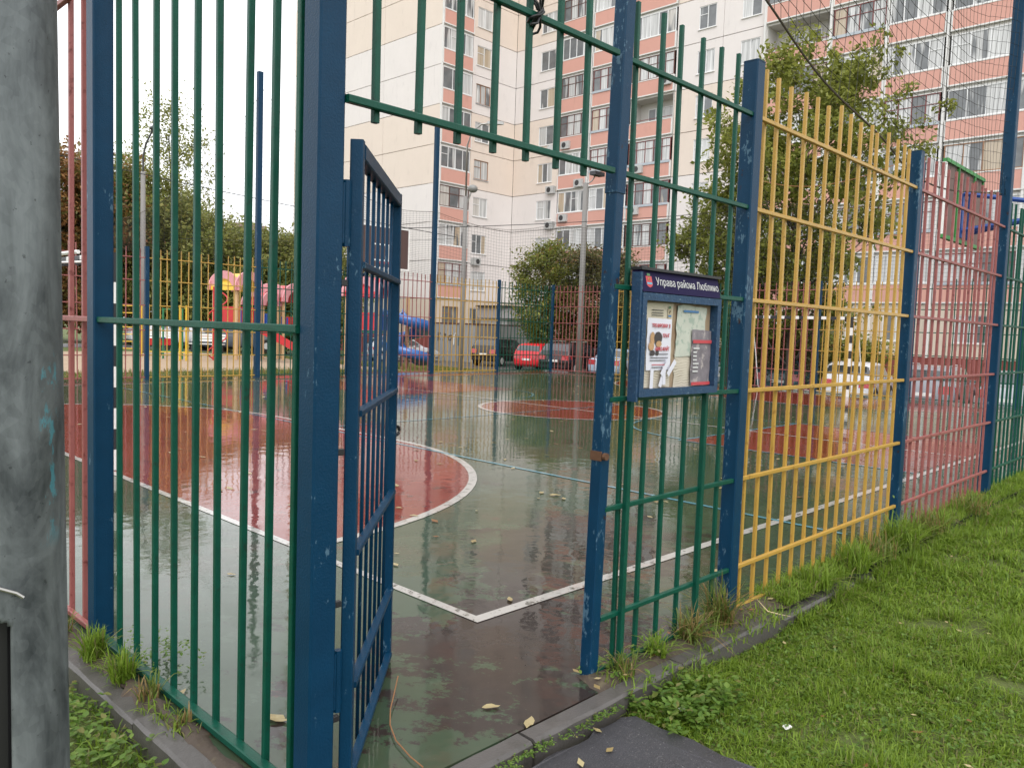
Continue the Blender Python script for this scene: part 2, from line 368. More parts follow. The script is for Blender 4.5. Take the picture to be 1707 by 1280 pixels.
# kerb stones
kerb = tag(put('kerb', None), 'low concrete kerb round the court', kind='structure')
def kerb_mesh(l, seed):
    r = random.Random(seed); b = MB(); n = 9; sec = [(0, -.28), (0, -.012), (.012, 0), (.078, 0), (.09, -.012), (.09, -.28)]
    V = []
    for i in range(n+1):
        x = l*i/n
        for k, (a, z) in enumerate(sec): V.append((x, a + (r.uniform(-.002, .002) if 0 < k < 5 else 0), z + (r.uniform(-.003, .0015) if 0 < k < 5 else 0)))
    m = len(sec); F = [(i*m+k, i*m+(k+1) % m, (i+1)*m+(k+1) % m, (i+1)*m+k) for i in range(n) for k in range(m)]
    F += [tuple(range(m)), tuple(n*m+k for k in range(m-1, -1, -1))]
    F = [tuple(reversed(f)) for f in F]
    return b.add(V, F).mesh('kerb_stone', M['concrete'])
KM = [kerb_mesh(.992, i) for i in range(5)]
for i in range(22):
    o = put('kerb_stone', KM[i % 5], kerb, (1.12+i*1.0, 1.872+random.uniform(-.006, .006), .010-(.080 if i > 3 else .03 if i == 3 else 0)+random.uniform(-.008, .006)), random.uniform(-.006, .006))
for i in range(8):
    put('kerb_stone', KM[(i+2) % 5], kerb, (1.203+random.uniform(-.005, .005), 1.975+i*1.0, .008+random.uniform(-.008, .006)), math.pi/2+random.uniform(-.006, .006))
# asphalt path to the gate
_r = random.Random(4); edge = [(2.66 + _r.uniform(-.025, .02), -6 + 7.8*i/60) for i in range(61)] + [(2.66 - 1.38*i/24, 1.83 + _r.uniform(-.014, .012)) for i in range(1, 25)] + [(1.28 + _r.uniform(-.02, .02), 1.8 - 7.8*i/40) for i in range(1, 41)]
ne = len(edge)
pth = MB().add([(x, y, -.050 - .006*_r.random()) for x, y in edge] + [(x + .03*(1 if x > 2.6 else -1), y, -.3) for x, y in edge], [tuple(range(ne))] + [(i, ne+i, ne+(i+1) % ne, (i+1) % ne) for i in range(ne)]).build('path', M['asphalt']); tag(pth, kind='structure')
# soil along the fence foot
def soil(x0, x1, y0, y1, name='soil_strip'):
    nx, ny = max(3, int((x1-x0)/.06)), max(3, int((y1-y0)/.06)); V = []
    for j in range(ny+1):
        for i in range(nx+1):
            e = min(i, nx-i, j, ny-j); z = -.006 if e == 0 else .014 + .014*random.random()
            q = .028 if e == 0 else .010; V.append((x0+(x1-x0)*i/nx + random.uniform(-q, q)*(1.6 if i in (0, nx) else 1), y0+(y1-y0)*j/ny + random.uniform(-q, q), z))
    F = [(j*(nx+1)+i, j*(nx+1)+i+1, (j+1)*(nx+1)+i+1, (j+1)*(nx+1)+i) for j in range(ny) for i in range(nx)]
    return tag(put(name, np_mesh(name, V, F, M['soil'], True)), kind='structure')
soil(2.60, 14.0, 1.928, 2.13); soil(1.180, 1.275, 2.25, 7.0)
drape('sand', (7.2, 20.5), (23.2, 36.5), M['sand'], .012, .8)
drape('car_park', (23.2, 42.0), (-8, 14.5), M['road'], .012, 1.0); drape('car_park', (30.2, 42.0), (14.6, 40.5), M['road'], .012, 1.0)
drape('far_road', (2, 40), (41, 46), M['road'], .012, 1.0)
flat_path = drape('footpath', (4.0, 22.0), (21.4, 22.3), M['sand'], .010, .8)

# ------------------------------------------------------------------ fences
def bar_mesh(l, w, m): return shared(('bar', round(l, 3), w, m.name), lambda: MB().cbox(w, w, 0, l, w*.13).mesh('bar', m))
def rail_mesh(l, w, h, m): return shared(('rail', round(l, 3), w, h, m.name), lambda: MB().cbox(w, h, 0, l, w*.13, 'x').mesh('rail', m))
def fence(name, label, m, p0, p1, rails, bars, zlo, zhi, w=.02, rw=.022, group='coloured fence panels round the court', skip=None, jit=.01, front=-1):
    """p0->p1 in plan; bars = list of distances along; front = side on which the rails sit"""
    d = Vector((p1[0]-p0[0], p1[1]-p0[1])); ln = d.length; a = math.atan2(d.y, d.x)
    t = thing(name, label, 'fence', (p0[0], p0[1], 0), a, group)
    for z in rails: put('rail', rail_mesh(ln, rw, rw, m), t, (0, front*(w+rw)*.48, z))
    for s in bars:
        lo, hi = (zlo, zhi)
        if skip: lo, hi = skip(s, lo, hi)
        if hi - lo < .05: continue
        hi2 = round(hi + random.choice([-1, -.5, 0, 0, .5, 1])*jit, 3)
        o = put('bar', bar_mesh(hi2-lo, w, m), t, (s, 0, lo)); o.rotation_euler = (random.uniform(-.004, .004), random.gauss(0, .0035), random.uniform(-.06, .06))
    return t
def post(x, y, h, label, w=.085, top=0.0, lean=(0, 0), base=-.15, name='fence_post', group='blue fence posts', rz=0, m=None):
    t = thing(name, label, 'fence post', (x, y, base), rz, group)
    me = MB().cbox(w, w, 0, h-base, w*.07).mesh('shaft', m or M['blue']); o = put('shaft', me, t); o.rotation_euler = (lean[1], lean[0], 0)
    put('cap', shared(('cap', w), lambda: MB().cbox(w*1.04, w*1.04, 0, .006, w*.1).mesh('cap', M['blue'])), o, (0, 0, h-base))
    return t
RZ = [.02, .252, .735, 1.21, 1.69, 2.165, 2.635]
FY = 2.09; P0, P1, P2, P3 = 1.345, 3.885, 6.405, 8.97
# corner post with gate hinges
cp = post(1.345, 2.115, 3.3, 'wide blue corner post in front of the open gate, nearest post', .092)
cs = cp.children[0]
for z in (2.17, 1.62, 1.10, .62, .25):
    put('bolt', shared('bolt', lambda: MB().cbox(.016, .02, 0, .022, .002, 'x').mesh('bolt', M['black'])), cs, (.046, -.03, z+.15))
for z in (1.83, .37):
    put('hinge', shared('hinge', lambda: MB().box(.046, .062, -.035, .0, -.09, .09).tube([(.066, -.028, -.1), (.066, -.028, .1)], .013, 8).mesh('hinge', M['blue'])), cs, (0, 0, z+.15))
post(1.32, 3.89, 3.3, 'blue post between the green and red panels beside the galvanised pole', .088)
post(1.32, 6.35, 3.3, 'blue post on the left fence hidden behind the galvanised pole', .088)
# left side fence
lr = [.022, 1.475, 2.98]
tl = fence('bar_fence', 'tall green bar panel between two thick blue posts on the left', M['green'], (1.325, 3.845), (1.325, 2.165), lr, [3.845-y for y in (3.67, 3.475, 3.285, 3.10, 2.92, 2.735, 2.55, 2.375, 2.215)], -.005, 3.22, .022, .026, front=-1)
for o in tl.children:
    if o.name.startswith('rail') and o.location.z < .1: o.scale = (1, 1.6, 1)
fence('bar_fence', 'faded red bar panel just right of the galvanised pole', M['red'], (1.325, 6.305), (1.325, 3.935), lr, [6.305-3.935-.19*i-.18 for i in range(12)], -.01, 3.22, .022, .026)
# lintel panel above gate + green panel that carries the notice board
fence('bar_fence', 'hanging green bars above the gate opening', M['green'], (1.392, FY), (2.70, FY), [2.165, 2.64], [1.512-1.392+.1705*i for i in range(7)], 2.12, 2.90, .022, .024)
post(2.70, 2.09, 3.05, 'leaning blue gate post with rusty latch, left of the notice board', .058, lean=(.022, 0), m=M['bluescuff'])
gp = [o for o in COL.objects if o.get('label', '').startswith('leaning blue gate post')][0].children[0]
put('sleeve', MB().cbox(.066, .066, 2.23, 3.2, .005).mesh('sleeve', M['bluescuff']), gp)
put('latch', MB().box(-.034, -.029, -.03, .03, 1.10, 1.14).tube([(-.02, -.034, 1.12), (-.02, -.05, 1.12)], .016, 10).mesh('latch', M['rust']), gp)
fence('bar_fence', 'short green bar panel behind the notice board', M['green'], (2.735, FY), (3.845, FY), RZ, [.135+.17*i for i in range(6)], .0, 2.90, .02, .022)
post(P1, FY, 2.905, 'blue post with flaking paint between the green and yellow panels', .084, m=M['bluescuff'])
fence('bar_fence', 'large yellow bar panel right of the flaking blue post', M['yellow'], (P1+.043, FY), (P2-.043, FY), RZ, [.085+.1615*i for i in range(15)], .0, 2.91, .02, .022, jit=.02)
post(P2, FY, 2.90, 'blue post between the near yellow and near red panels', .084, m=M['bluescuff'])
fence('bar_fence', 'near faded red bar panel right of the yellow panel', M['red'], (P2+.043, FY), (P3-.05, FY), RZ, [.085+.1625*i for i in range(15)], .0, 2.91, .02, .022, jit=.02)
post(P3, FY, 6.2, 'tall blue net post on the near right fence', .10)
fence('bar_fence', 'green bar panel at the right edge of the picture', M['green'], (P3+.05, FY), (11.45, FY), RZ, [.085+.162*i for i in range(15)], .0, 2.91, .02, .022)
post(11.5, FY, 2.9, 'blue post at the right end of the near fence', .084)
fence('bar_fence', 'yellow bar panel beyond the right edge green panel', M['yellow'], (11.55, FY), (14.0, FY), RZ, [.085+.162*i for i in range(15)], .0, 2.91, .02, .022)
# far side fence (behind the court) and end fence (right)
FR = [.06, .58, 1.16, 1.74, 2.32, 2.84]
FX = [1.5, 4.55, 7.55, 10.35, 13.3, 16.25, 19.15, 21.9]; FYY = 19.25
fcol = ['green', 'red', 'yellow', 'green', 'red', 'yellow', 'green']
fdesc = ['far green panel at the back left corner', 'far red panel behind the left goal', 'far yellow panel in front of the playground ladder', 'far green panel in front of the twin playground roofs', 'far red panel in front of the spiral slide', 'far yellow panel in front of the metal enclosure', 'far green panel in front of the red hatchback']
for i, c in enumerate(fcol):
    a, b = FX[i]+.05, FX[i+1]-.05; n = int((b-a-.16)/.165)
    fence('bar_fence', fdesc[i], M[c], (a, FYY), (b, FYY), FR, [.09+(b-a-.18)*k/n for k in range(n+1)], .0, 3.06, .022, .024, jit=.02)
pdesc = ['back left corner', 'the far green and red panels', 'the far red and yellow panels', None, 'the far green and red panels behind the gate', None, 'the far yellow and green panels', 'back corner left of the concrete lamp post']
for i, x in enumerate(FX):
    if i == 3: post(x, FYY, 7.75, 'very tall blue net post seen against the white sky', .13)
    elif i == 5: post(x, FYY, 7.6, 'very tall blue net post in front of the building corner', .13)
    else: post(x, FYY, 3.1, ('blue post at the ' if i in (0, 7) else 'blue post between ') + pdesc[i], .09)
EYS = [19.2, 16.76, 14.32, 11.87, 9.43, 6.98, 4.54, 2.14]; EXX = 21.9
ecol = ['red', 'yellow', 'green', 'red', 'yellow', 'green', 'red']
edesc = ['end fence red panel behind the concrete lamp post', 'end fence yellow panel seen beside the leaning gate post', 'end fence green panel behind the notice board', 'end fence red panel left of the far goal', 'end fence yellow panel in front of the white hatchback', 'end fence green panel in front of the silver estate car', 'end fence red panel at the right back corner']
for i, c in enumerate(ecol):
    a, b = EYS[i]-.05, EYS[i+1]+.05; n = int((a-b-.16)/.16)
    fence('bar_fence', edesc[i], M[c], (EXX, a), (EXX, b), FR, [.09+(a-b-.18)*k/n for k in range(n+1)], .0, 3.06, .022, .024, jit=.02)
for i, y in enumerate(EYS[1:], 1):
    if i in (3, 5): post(EXX, y, 6.0, 'tall pale blue end fence pole ' + ('behind the green notice board panel' if i == 3 else 'seen beside the second near blue post'), .10)
    else: post(EXX, y, 3.08, 'end fence blue post between the ' + ecol[i-1] + ' and ' + (ecol[i] if i < 7 else 'corner') + ' panels' + ('' if i < 4 else ' beside the far goal'), .09)

# ------------------------------------------------------------------ gate
gate = thing('gate', 'blue barred gate standing half open into the court', 'gate', (1.435, 2.075, 0), R_(45.4))
GL = 1.03; blue = M['blue']
for x in (.02, GL-.02): put('stile', shared('stile', lambda: MB().cbox(.04, .04, .0, 2.04, .004).mesh('stile', blue)), gate, (x, 0, .015))
put('rail', MB().cbox(.045, .05, .04, GL-.04, .004, 'x').mesh('rail', blue), gate, (0, 0, 2.025))
for z in (.04, .335, .77, 1.215, 1.68): put('rail', shared('grail', lambda: MB().cbox(.03, .02, .04, GL-.04, .003, 'x').mesh('rail', blue)), gate, (0, -.012, z))
for i in range(7): put('bar', shared('gbar', lambda: MB().tube([(0, 0, 0), (0, 0, 1.98)], .0068, 8).mesh('bar', blue, True)), gate, (.155+.122*i, .006, .03))
put('padlock_eye', MB().tube([(GL+.024+.019*math.cos(t*.5236), -.013+.013*math.cos(t*.5236)*-1, 1.03+.020*math.sin(t*.5236)) for t in range(13)], .0075, 6, cap=False).box(GL-.002, GL+.006, -.005, .005, 1.015, 1.045).mesh('padlock_eye', M['black']), gate)

# ------------------------------------------------------------------ notice board
BX0, BX1, BZ0, BZ1, BY = 2.845, 3.50, 1.222, 1.672, 2.045
nb = thing('notice_board', 'blue framed notice board with posters wired to the green fence', 'notice board', (0, BY, 0))
for x in (2.875, 3.50): put('leg', MB().cbox(.026, .026, .0, 1.23, .003).mesh('leg', M['green']), nb, (x, .008, .0))
fm = mat('rough_blue_board_paint', (.008, .042, .098), .6, .35, 40, bump=.8, bsc=90, dirt=(.10, .17, .22), dsc=60, dlo=.60, dhi=.68)
put('back_panel', MB().box(BX0, BX1, -.014, .0, BZ0, BZ1).mesh('back_panel', mat('board_plywood', (.30, .22, .14), .7, .2, 9, dirt=(.24, .15, .09), dsc=8)), nb)
fw_ = .032
for nm, a in (('frame', (BX0, BX1, BZ1-fw_, BZ1)), ('frame', (BX0, BX1, BZ0, BZ0+fw_)), ('frame', (BX0, BX0+fw_, BZ0+fw_, BZ1-fw_)), ('frame', (BX1-fw_, BX1, BZ0+fw_, BZ1-fw_))):
    put(nm, MB().box(a[0], a[1], -.055, -.0145, a[2], a[3]).mesh(nm, fm), nb)
put('side_cheek', MB().box(BX0-.016, BX0-.001, -.05, -.004, BZ0-.02, BZ1+.085).mesh('side_cheek', fm), nb)
hdr = put('header', MB().add([(BX0+.002, -.052, BZ1+.004), (BX1-.005, -.052, BZ1+.004), (BX1-.005, -.030, BZ1+.095), (BX0+.002, -.030, BZ1+.095), (BX0+.002, .01, BZ1+.004), (BX1-.005, .01, BZ1+.004), (BX1-.005, .01, BZ1+.095), (BX0+.002, .01, BZ1+.095)],
    [(0, 1, 2, 3), (5, 4, 7, 6), (4, 0, 3, 7), (1, 5, 6, 2), (3, 2, 6, 7), (4, 5, 1, 0)]).mesh('header', mat('dark_blue_sign_film', (.014, .010, .045), .6, .25, 12, spec=.1)), nb)
put('header_cap', MB().box(BX0-.004, BX1+.004, -.046, .014, BZ1+.096, BZ1+.108).mesh('header_cap', M['black']), nb)
def text(body, size, m, parent, loc, rot, name='lettering', align='LEFT', sx=1.0, bold=0):
    c = bpy.data.curves.new(name, 'FONT'); c.body = body; c.size = size; c.align_x = align; c.extrude = .0004; c.offset = bold; c.resolution_u = 2
    o = bpy.data.objects.new('tmp', c); COL.objects.link(o); dg = bpy.context.evaluated_depsgraph_get(); dg.update()
    me = bpy.data.meshes.new_from_object(o.evaluated_get(dg)); bpy.data.objects.remove(o); bpy.data.curves.remove(c)
    me.materials.clear(); me.materials.append(m); q = put(name, me, parent, loc, rot=rot); q.scale = (sx, 1, 1); return q
HR = (R_(90)-.237, 0, 0)
ink_w = mat('white_print', (.50, .50, .49), .5, .05); ink_k = mat('black_print', (.05, .05, .055), .6, .1); ink_r = mat('red_print', (.45, .05, .06), .6, .1); ink_b = mat('blue_print', (.06, .18, .38), .6, .1); ink_g = mat('green_print', (.09, .20, .09), .6, .2)
text('Управа района Люблино', .049, ink_w, hdr, (BX0+.110, -.0455, BZ1+.036), HR, sx=.90, bold=.0)
def shield(x, z, w, h, y, parent, cols, nm='emblem'):
    t = MB().add([(x-w/2, y, z+h/2), (x-w/2, y, z-h*.25), (x-w*.3, y, z-h*.42), (x, y, z-h/2), (x+w*.3, y, z-h*.42), (x+w/2, y, z-h*.25), (x+w/2, y, z+h/2)], [(0, 1, 2, 3, 4, 5, 6)], 0)
    t.add([(x-w*.42, y-.0008, z-h*.05), (x-w*.42, y-.0008, z-h*.22), (x+w*.42, y-.0008, z-h*.22), (x+w*.42, y-.0008, z-h*.05)], [(0, 1, 2, 3)], 1)
    t.add([(x-w*.3, y-.0008, z+h*.52), (x+w*.3, y-.0008, z+h*.52), (x+w*.22, y-.0008, z+h*.75), (x-w*.22, y-.0008, z+h*.75)], [(0, 1, 2, 3)], 2)
    t.tube([(x+w*.14*math.cos(a), y-.001, z+h*.22+h*.12*math.sin(a)) for a in [k*.52 for k in range(10)]], .0015, 4, 3)
    return t.build(nm, cols, parent)
em = shield(0, 0, .045, .05, 0, hdr, [ink_r, mat('emblem_blue', (.10, .32, .45), .5), ink_g, mat('emblem_gold', (.5, .4, .1), .5)])
em.rotation_euler = (-.237, 0, 0); em.location = (BX0+.058, -.0425, BZ1+.047)
def sheet(name, x0, x1, z0, z1, m, lift, seed, tear=.0, parent=nb):
    r = random.Random(seed); nx, nz_ = 5, 7; V = []; F = []
    for j in range(nz_+1):
        for i in range(nx+1):
            e = (j in (0, nz_)) or (i in (0, nx))
            V.append((x0+(x1-x0)*i/nx + (r.uniform(-tear, tear) if e else 0), -.0145-lift-r.uniform(0, .003), z0+(z1-z0)*j/nz_ + (r.uniform(-tear, tear) if e else 0)))
    F = [(j*(nx+1)+i, j*(nx+1)+i+1, (j+1)*(nx+1)+i+1, (j+1)*(nx+1)+i) for j in range(nz_) for i in range(nx)]
    return put(name, np_mesh(name, V, F, m, True), parent)
pm_old = mat('yellowed_paper', (.52, .47, .36), .7, .14, 8, dirt=(.40, .28, .16), dsc=6, dlo=.6, dhi=.72); pm_new = mat('white_paper', (.62, .62, .68), .6, .05, 9)
pm_map = mat('map_paper', (.46, .48, .41), .7, .14, 14, dirt=(.30, .36, .30), dsc=30, dlo=.52, dhi=.6)
pm_dark = mat('dark_poster', (.17, .15, .165), .6, .6, 22, dirt=(.34, .30, .29), dsc=28, dlo=.56, dhi=.6)
def striped():
    g = N('striped_old_paper'); sxx = g.n('ShaderNodeSeparateXYZ'); g.l(g.pos, sxx.inputs[0])
    zz = g.math('ADD', sxx.outputs['Z'], g.math('MULTIPLY', g.noise(9, 3), .05))
    st = g.ramp(g.math('SINE', g.math('MULTIPLY', zz, 520.0)), .55, .8)
    c = g.mix(g.math('MULTIPLY', st, g.ramp(g.noise(7, 4), .4, .6)), (.52, .47, .38), (.24, .20, .15)); g.set('Base Color', c).set('Roughness', .7); return g.m
pm_str = striped()
sheet('poster', 2.882, 3.135, 1.258, 1.632, pm_old, .001, 1, .004); sheet('poster', 2.884, 3.120, 1.257, 1.420, pm_str, .0055, 2, .004)
sheet('poster', 3.165, 3.465, 1.256, 1.430, pm_str, .001, 3, .006); mp = sheet('poster', 3.165, 3.420, 1.395, 1.632, pm_map, .0055, 4, .006)
dk = sheet('poster', 3.292, 3.466, 1.258, 1.52, pm_dark, .012, 5, .003)
wp = sheet('poster', 2.925, 3.115, 1.335, 1.565, pm_new, .012, 6, .001)
for i, (x, z, a) in enumerate(((2.965, 1.27, .02), (3.035, 1.275, .45), (3.06, 1.285, -.05), (3.045, 1.325, .7), (3.095, 1.325, .75))):
    q = put('tear_off_strip', shared('tos', lambda: MB().box(-.012, .012, -.0006, 0, -.015, .07).mesh('tear_off_strip', pm_new)), nb, (x, -.034-.0012*i, z)); q.rotation_euler = (0, a, 0)
T90 = (R_(90), 0, 0); yy = -.0322
text('ТРЕНИРОВКИ  В', .0225, ink_r, wp, (2.955, yy, 1.525), T90, sx=.80, bold=.0004); text('ПАНГ', .0225, ink_r, wp, (3.042, yy, 1.482), T90, sx=.9, bold=.0004)
text('МИКС-ФАЙТ', .0225, ink_r, wp, (2.985, yy-.0022, 1.422), T90, sx=.78, bold=.0007)
for i, (x0, x1, z) in enumerate(((2.985, 3.09, 1.405), (2.95, 3.09, 1.389), (2.95, 3.07, 1.377), (2.965, 3.08, 1.358), (2.965, 3.075, 1.346))):
    MB().box(x0, x1, yy-.0004, yy, z, z+.0035).build('print_line', ink_r if i == 3 else ink_k, wp)
def glove():                                                       # printed pair of boxing gloves
    b = MB()
    for (cx, cz, rx, rz_, mi) in ((2.962, 1.475, .018, .030, 0), (2.955, 1.442, .022, .020, 0), (3.005, 1.478, .032, .028, 1), (3.012, 1.452, .022, .014, 0), (2.965, 1.412, .018, .013, 1), (3.002, 1.414, .012, .014, 1)):
        y = yy - .0004*(len(b.f)+1)*.5; b.add([(cx+rx*math.cos(k*.3927), y, cz+rz_*math.sin(k*.3927)) for k in range(16)], [tuple(range(15, -1, -1))], mi)
    return b.build('glove_print', [mat('glove_tan', (.42, .25, .12), .6, .4, 90), mat('glove_dark', (.045, .035, .035), .6, .4, 90)], wp)
glove()
for z in (1.60, 1.588, 1.577): MB().box(2.965, 3.055, -.0218, -.0210, z, z+.0032).build('print_line', ink_k, nb)
MB().box(3.215, 3.345, -.0260, -.0252, 1.600, 1.610).build('print_line', ink_b, mp)
shield(3.105, 1.585, .030, .05, -.0215, nb, [mat('emblem_tan', (.45, .38, .25), .6), ink_b, ink_g, ink_k])
MB().box(2.886, 2.918, -.0215, -.0207, 1.55, 1.615).build('old_photo', mat('photo_print', (.28, .27, .18), .5, .6, 60), nb)
MB().box(3.296, 3.462, -.0335, -.0325, 1.458, 1.474).build('print_band', ink_r, dk); MB().box(3.296, 3.462, -.0335, -.0325, 1.260, 1.275).build('print_band', ink_r, dk)
for i in range(7): MB().box(3.302, 3.302+random.uniform(.03, .06), -.0336, -.0326, 1.43-.018*i, 1.438-.018*i).build('print_line', ink_w, dk)
# ------------------------------------------------------------------ galvanised pole at the left edge
def galv_pole():
    px, py = 0.345, 1.500; t = thing('lighting_column', 'thick galvanised steel pole with an open hatch at the left edge', 'pole', (px, py, -.15))
    n = 144; b = MB()
    # hatch faces the viewer's left: leave out faces there between z .33 and .80 (above court)
    ang0 = math.atan2(-py, -px) + R_(-15)                               # direction of hatch middle
    zs = [0, .25, .42, .8, 1.14, 1.152, 1.162, 1.169, 1.174, 1.178, 1.18, 1.24, 1.5, 2.0, 2.6, 3.4, 4.2, 5.2]; half = R_(27)
    for i, z in enumerate(zs):
        r = .1165 - .0105*z
        for k in range(n):
            a = ang0 + 2*math.pi*(k+.5)/n; b.v.append((r*math.cos(a), r*math.sin(a), z))
    for i in range(len(zs)-1):
        for k in range(n):
            da = (2*math.pi*(k+1)/n + math.pi) % (2*math.pi) - math.pi
            zc = (zs[i]+zs[i+1])/2
            lim = half if zc < 1.14 else half - R_(19)*(1-math.sqrt(max(0, 1-((zc-1.14)/.04)**2)))
            if .25 < zc < 1.18 and abs(da) < lim: continue
            b.f.append((i*n+k, i*n+(k+1) % n, (i+1)*n+(k+1) % n, (i+1)*n+k)); b.mi.append(0)
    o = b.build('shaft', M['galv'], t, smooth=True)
    so_ = o.modifiers.new('wall', 'SOLIDIFY'); so_.thickness = .005; so_.offset = -1
    MB().tube([(0, 0, .0), (0, 0, 1.25)], .07, 16).build('inner_terminal_box', M['black'], t)
    r = .099; a = ang0
    p = lambda d, z, rr=.1005: (rr*math.cos(a+d), rr*math.sin(a+d), z)
    MB().tube([p(.0, 1.238, .106), p(.3, 1.226, .108), p(.52, 1.214, .110), p(.60, 1.206, .113)], .0028, 6).build('tie_wire', M['steel'], t)
galv_pole()

# ------------------------------------------------------------------ nets and wires
netm = mat('dark_net_twine', (.045, .042, .038), .8, .2); ropem = mat('dark_rope', (.06, .045, .032), .8, .2)
def strands(polys, r, n=3):
    b = MB()
    for p in polys: b.tube(p, r, n, cap=False)
    return b
def net_right():
    t = thing('ball_net', 'sagging black net hung from the tall post above the near right fence', 'net', (0, FY, 0))
    ctrl = [(3.05, 3.42), (3.98, 3.25), (4.46, 3.17), (5.16, 2.99), (6.27, 2.78), (7.29, 2.75), (8.33, 2.88), (8.93, 2.97)]
    xs = np.array([c[0] for c in ctrl]); zs = np.array([c[1] for c in ctrl])
    def edge(x): return float(np.interp(x, xs, zs))
    X = np.linspace(3.05, 8.92, 60); k = np.array([edge(x) for x in X]); k = np.convolve(np.pad(k, 3, 'edge'), np.ones(7)/7, 'valid')
    def z_at(x, lev):
        e = float(np.interp(x, X, k)); sag = .55*math.sin(math.pi*min(1, max(0, (x-3.0)/6.0)))
        return e + lev*(1.0) + .12*math.sin(x*1.3+lev)*lev*.3
    P = []
    yb = lambda x, z: .03*math.sin(x*3+z*2) + .05*math.sin(math.pi*(x-3)/6)
    for j in range(1, 34):
        lv = j*.098; P.append([(x, yb(x, lv)+random.uniform(-.004, .004), z_at(x, lv) + random.uniform(-.006, .006)) for x in X[::1]])
    nx = 56
    for i in range(nx):
        x = 3.05 + (8.92-3.05)*i/(nx-1)
        P.append([(x + .012*math.sin(l*5+i), yb(x, l), z_at(x, l)) for l in np.linspace(0, 3.3, 30)])
    strands(P, .0018).build('netting', netm, t)
    MB().tube([(x, yb(x, 0)-.002, z) for x, z in zip(X, k)], .0065, 6).build('edge_rope', ropem, t)
    MB().tube([(8.86, -.02, 2.93), (8.80, -.03, 2.98), (8.78, -.03, 3.05), (8.82, -.02, 3.10), (8.92, 0, 3.11)], .006, 6).build('hook', M['blue'], t)
net_right()
def net_grid(name, label, p0, p1, zlo, ztop, cell, r, seed, torn=.3):
    """net hanging between two plan points; ztop(s) top edge height for s 0..1"""
    rr = random.Random(seed); t = thing(name, label, 'net', (0, 0, 0)); d = Vector((p1[0]-p0[0], p1[1]-p0[1])); ln = d.length; P = []
    n = int(ln/cell); zt_max = max(ztop(k/20) for k in range(21)); lo = [zlo + rr.uniform(-torn, 0)*(1 if rr.random() < .4 else .2) for _ in range(n+1)]
    pos = lambda s, z: (p0[0]+d.x*s, p0[1]+d.y*s, z)
    for i in range(n+1):
        s = i/n; P.append([pos(s, lo[i]), pos(s, (lo[i]+ztop(s))/2), pos(s, ztop(s))])
    lv = 0
    while zlo + lv < zt_max:
        cur = []
        for i in range(0, n+1, 2):
            s = i/n; z = zlo + lv + .06*math.sin(s*17+lv)*.4
            sagz = z - (zt_max-ztop(s))*min(1, lv/(zt_max-zlo))
            cur.append(pos(s, sagz))
        P.append(cur); lv += cell
    P.append([pos(k/40, ztop(k/40)) for k in range(41)])
    strands(P, r).build('netting', netm, t)
    MB().tube([pos(k/40, ztop(k/40)) for k in range(41)], .006, 5).build('edge_rope', ropem, t)
net_grid('ball_net', 'far net sagging between the two very tall blue posts', (10.35, 19.22), (16.25, 19.22), 2.95, lambda s: 7.4-2.4*s-1.0*math.sin(math.pi*s), .125, .0026, 3)
net_grid('ball_net', 'far net above the yellow and green panels in front of the building', (16.25, 19.22), (21.85, 19.22), 2.95, lambda s: 5.0+.25*s-.35*math.sin(math.pi*s), .125, .0026, 4)
net_grid('ball_net', 'far net left of the very tall post against the sky', (6.6, 19.22), (10.35, 19.22), 2.95, lambda s: 3.6+3.6*s**1.7, .13, .0022, 5)
net_grid('ball_net', 'end fence net in front of the bushes and the ash tree', (21.87, 19.1), (21.87, 11.9), 2.95, lambda s: 5.2+.3*s-.4*math.sin(math.pi*s), .125, .0028, 6)
net_grid('ball_net', 'end fence net behind the yellow bars and right backboard', (21.87, 11.9), (21.87, 2.2), 2.95, lambda s: 5.5-.5*math.sin(math.pi*s), .125, .0028, 8)
def wire(label, pts, r, sag=0, m=None):
    P = []; n = 24; a, b = Vector(pts[0]), Vector(pts[1])
    for i in range(n+1):
        s = i/n; q = a.lerp(b, s); q.z -= sag*4*s*(1-s); P.append(q)
    return tag(MB().tube(P, r, 5).build('overhead_wire', m or M['black']), label, 'wire')
wire('black overhead wire sloping down across the white sky on the left', (at(60, 250, 23), at(760, 395, 30)), .013, .1)
wire('thin black wire crossing in front of the building at mid height', (at(640, 381, 27), at(1300, 345, 30)), .012, .15)
wire('thin overhead wire from the lamp post towards the trees', (at(300, 398, 28), at(760, 398, 32)), .006, .1)
wire('orange cable slung behind the yellow panel', (at(1255, 296, 20), at(1520, 262, 14)), .006, .35, mat('orange_cable', (.35, .12, .05), .6))
def tangle():
    P = []; c = Vector((2.205, 2.085, 2.66))
    for i in range(60):
        a = i*.62; r = .036 + .014*math.sin(i*.9); P.append((c.x + r*.85*math.cos(a) + .012*math.sin(i*.37), c.y - .012 + .036*math.sin(a*1.0+.6), c.z + .02 + .055*math.sin(a*.53) - .0006*i))
    P += [(c.x-.03, c.y-.05, c.z-.06), (c.x-.065, c.y-.055, c.z-.075)]
    tag(MB().tube(P, .005, 6).build('wire_knot', M['black'], smooth=True), 'black wire twisted in loops round a bar above the gate', 'wire')
tangle()

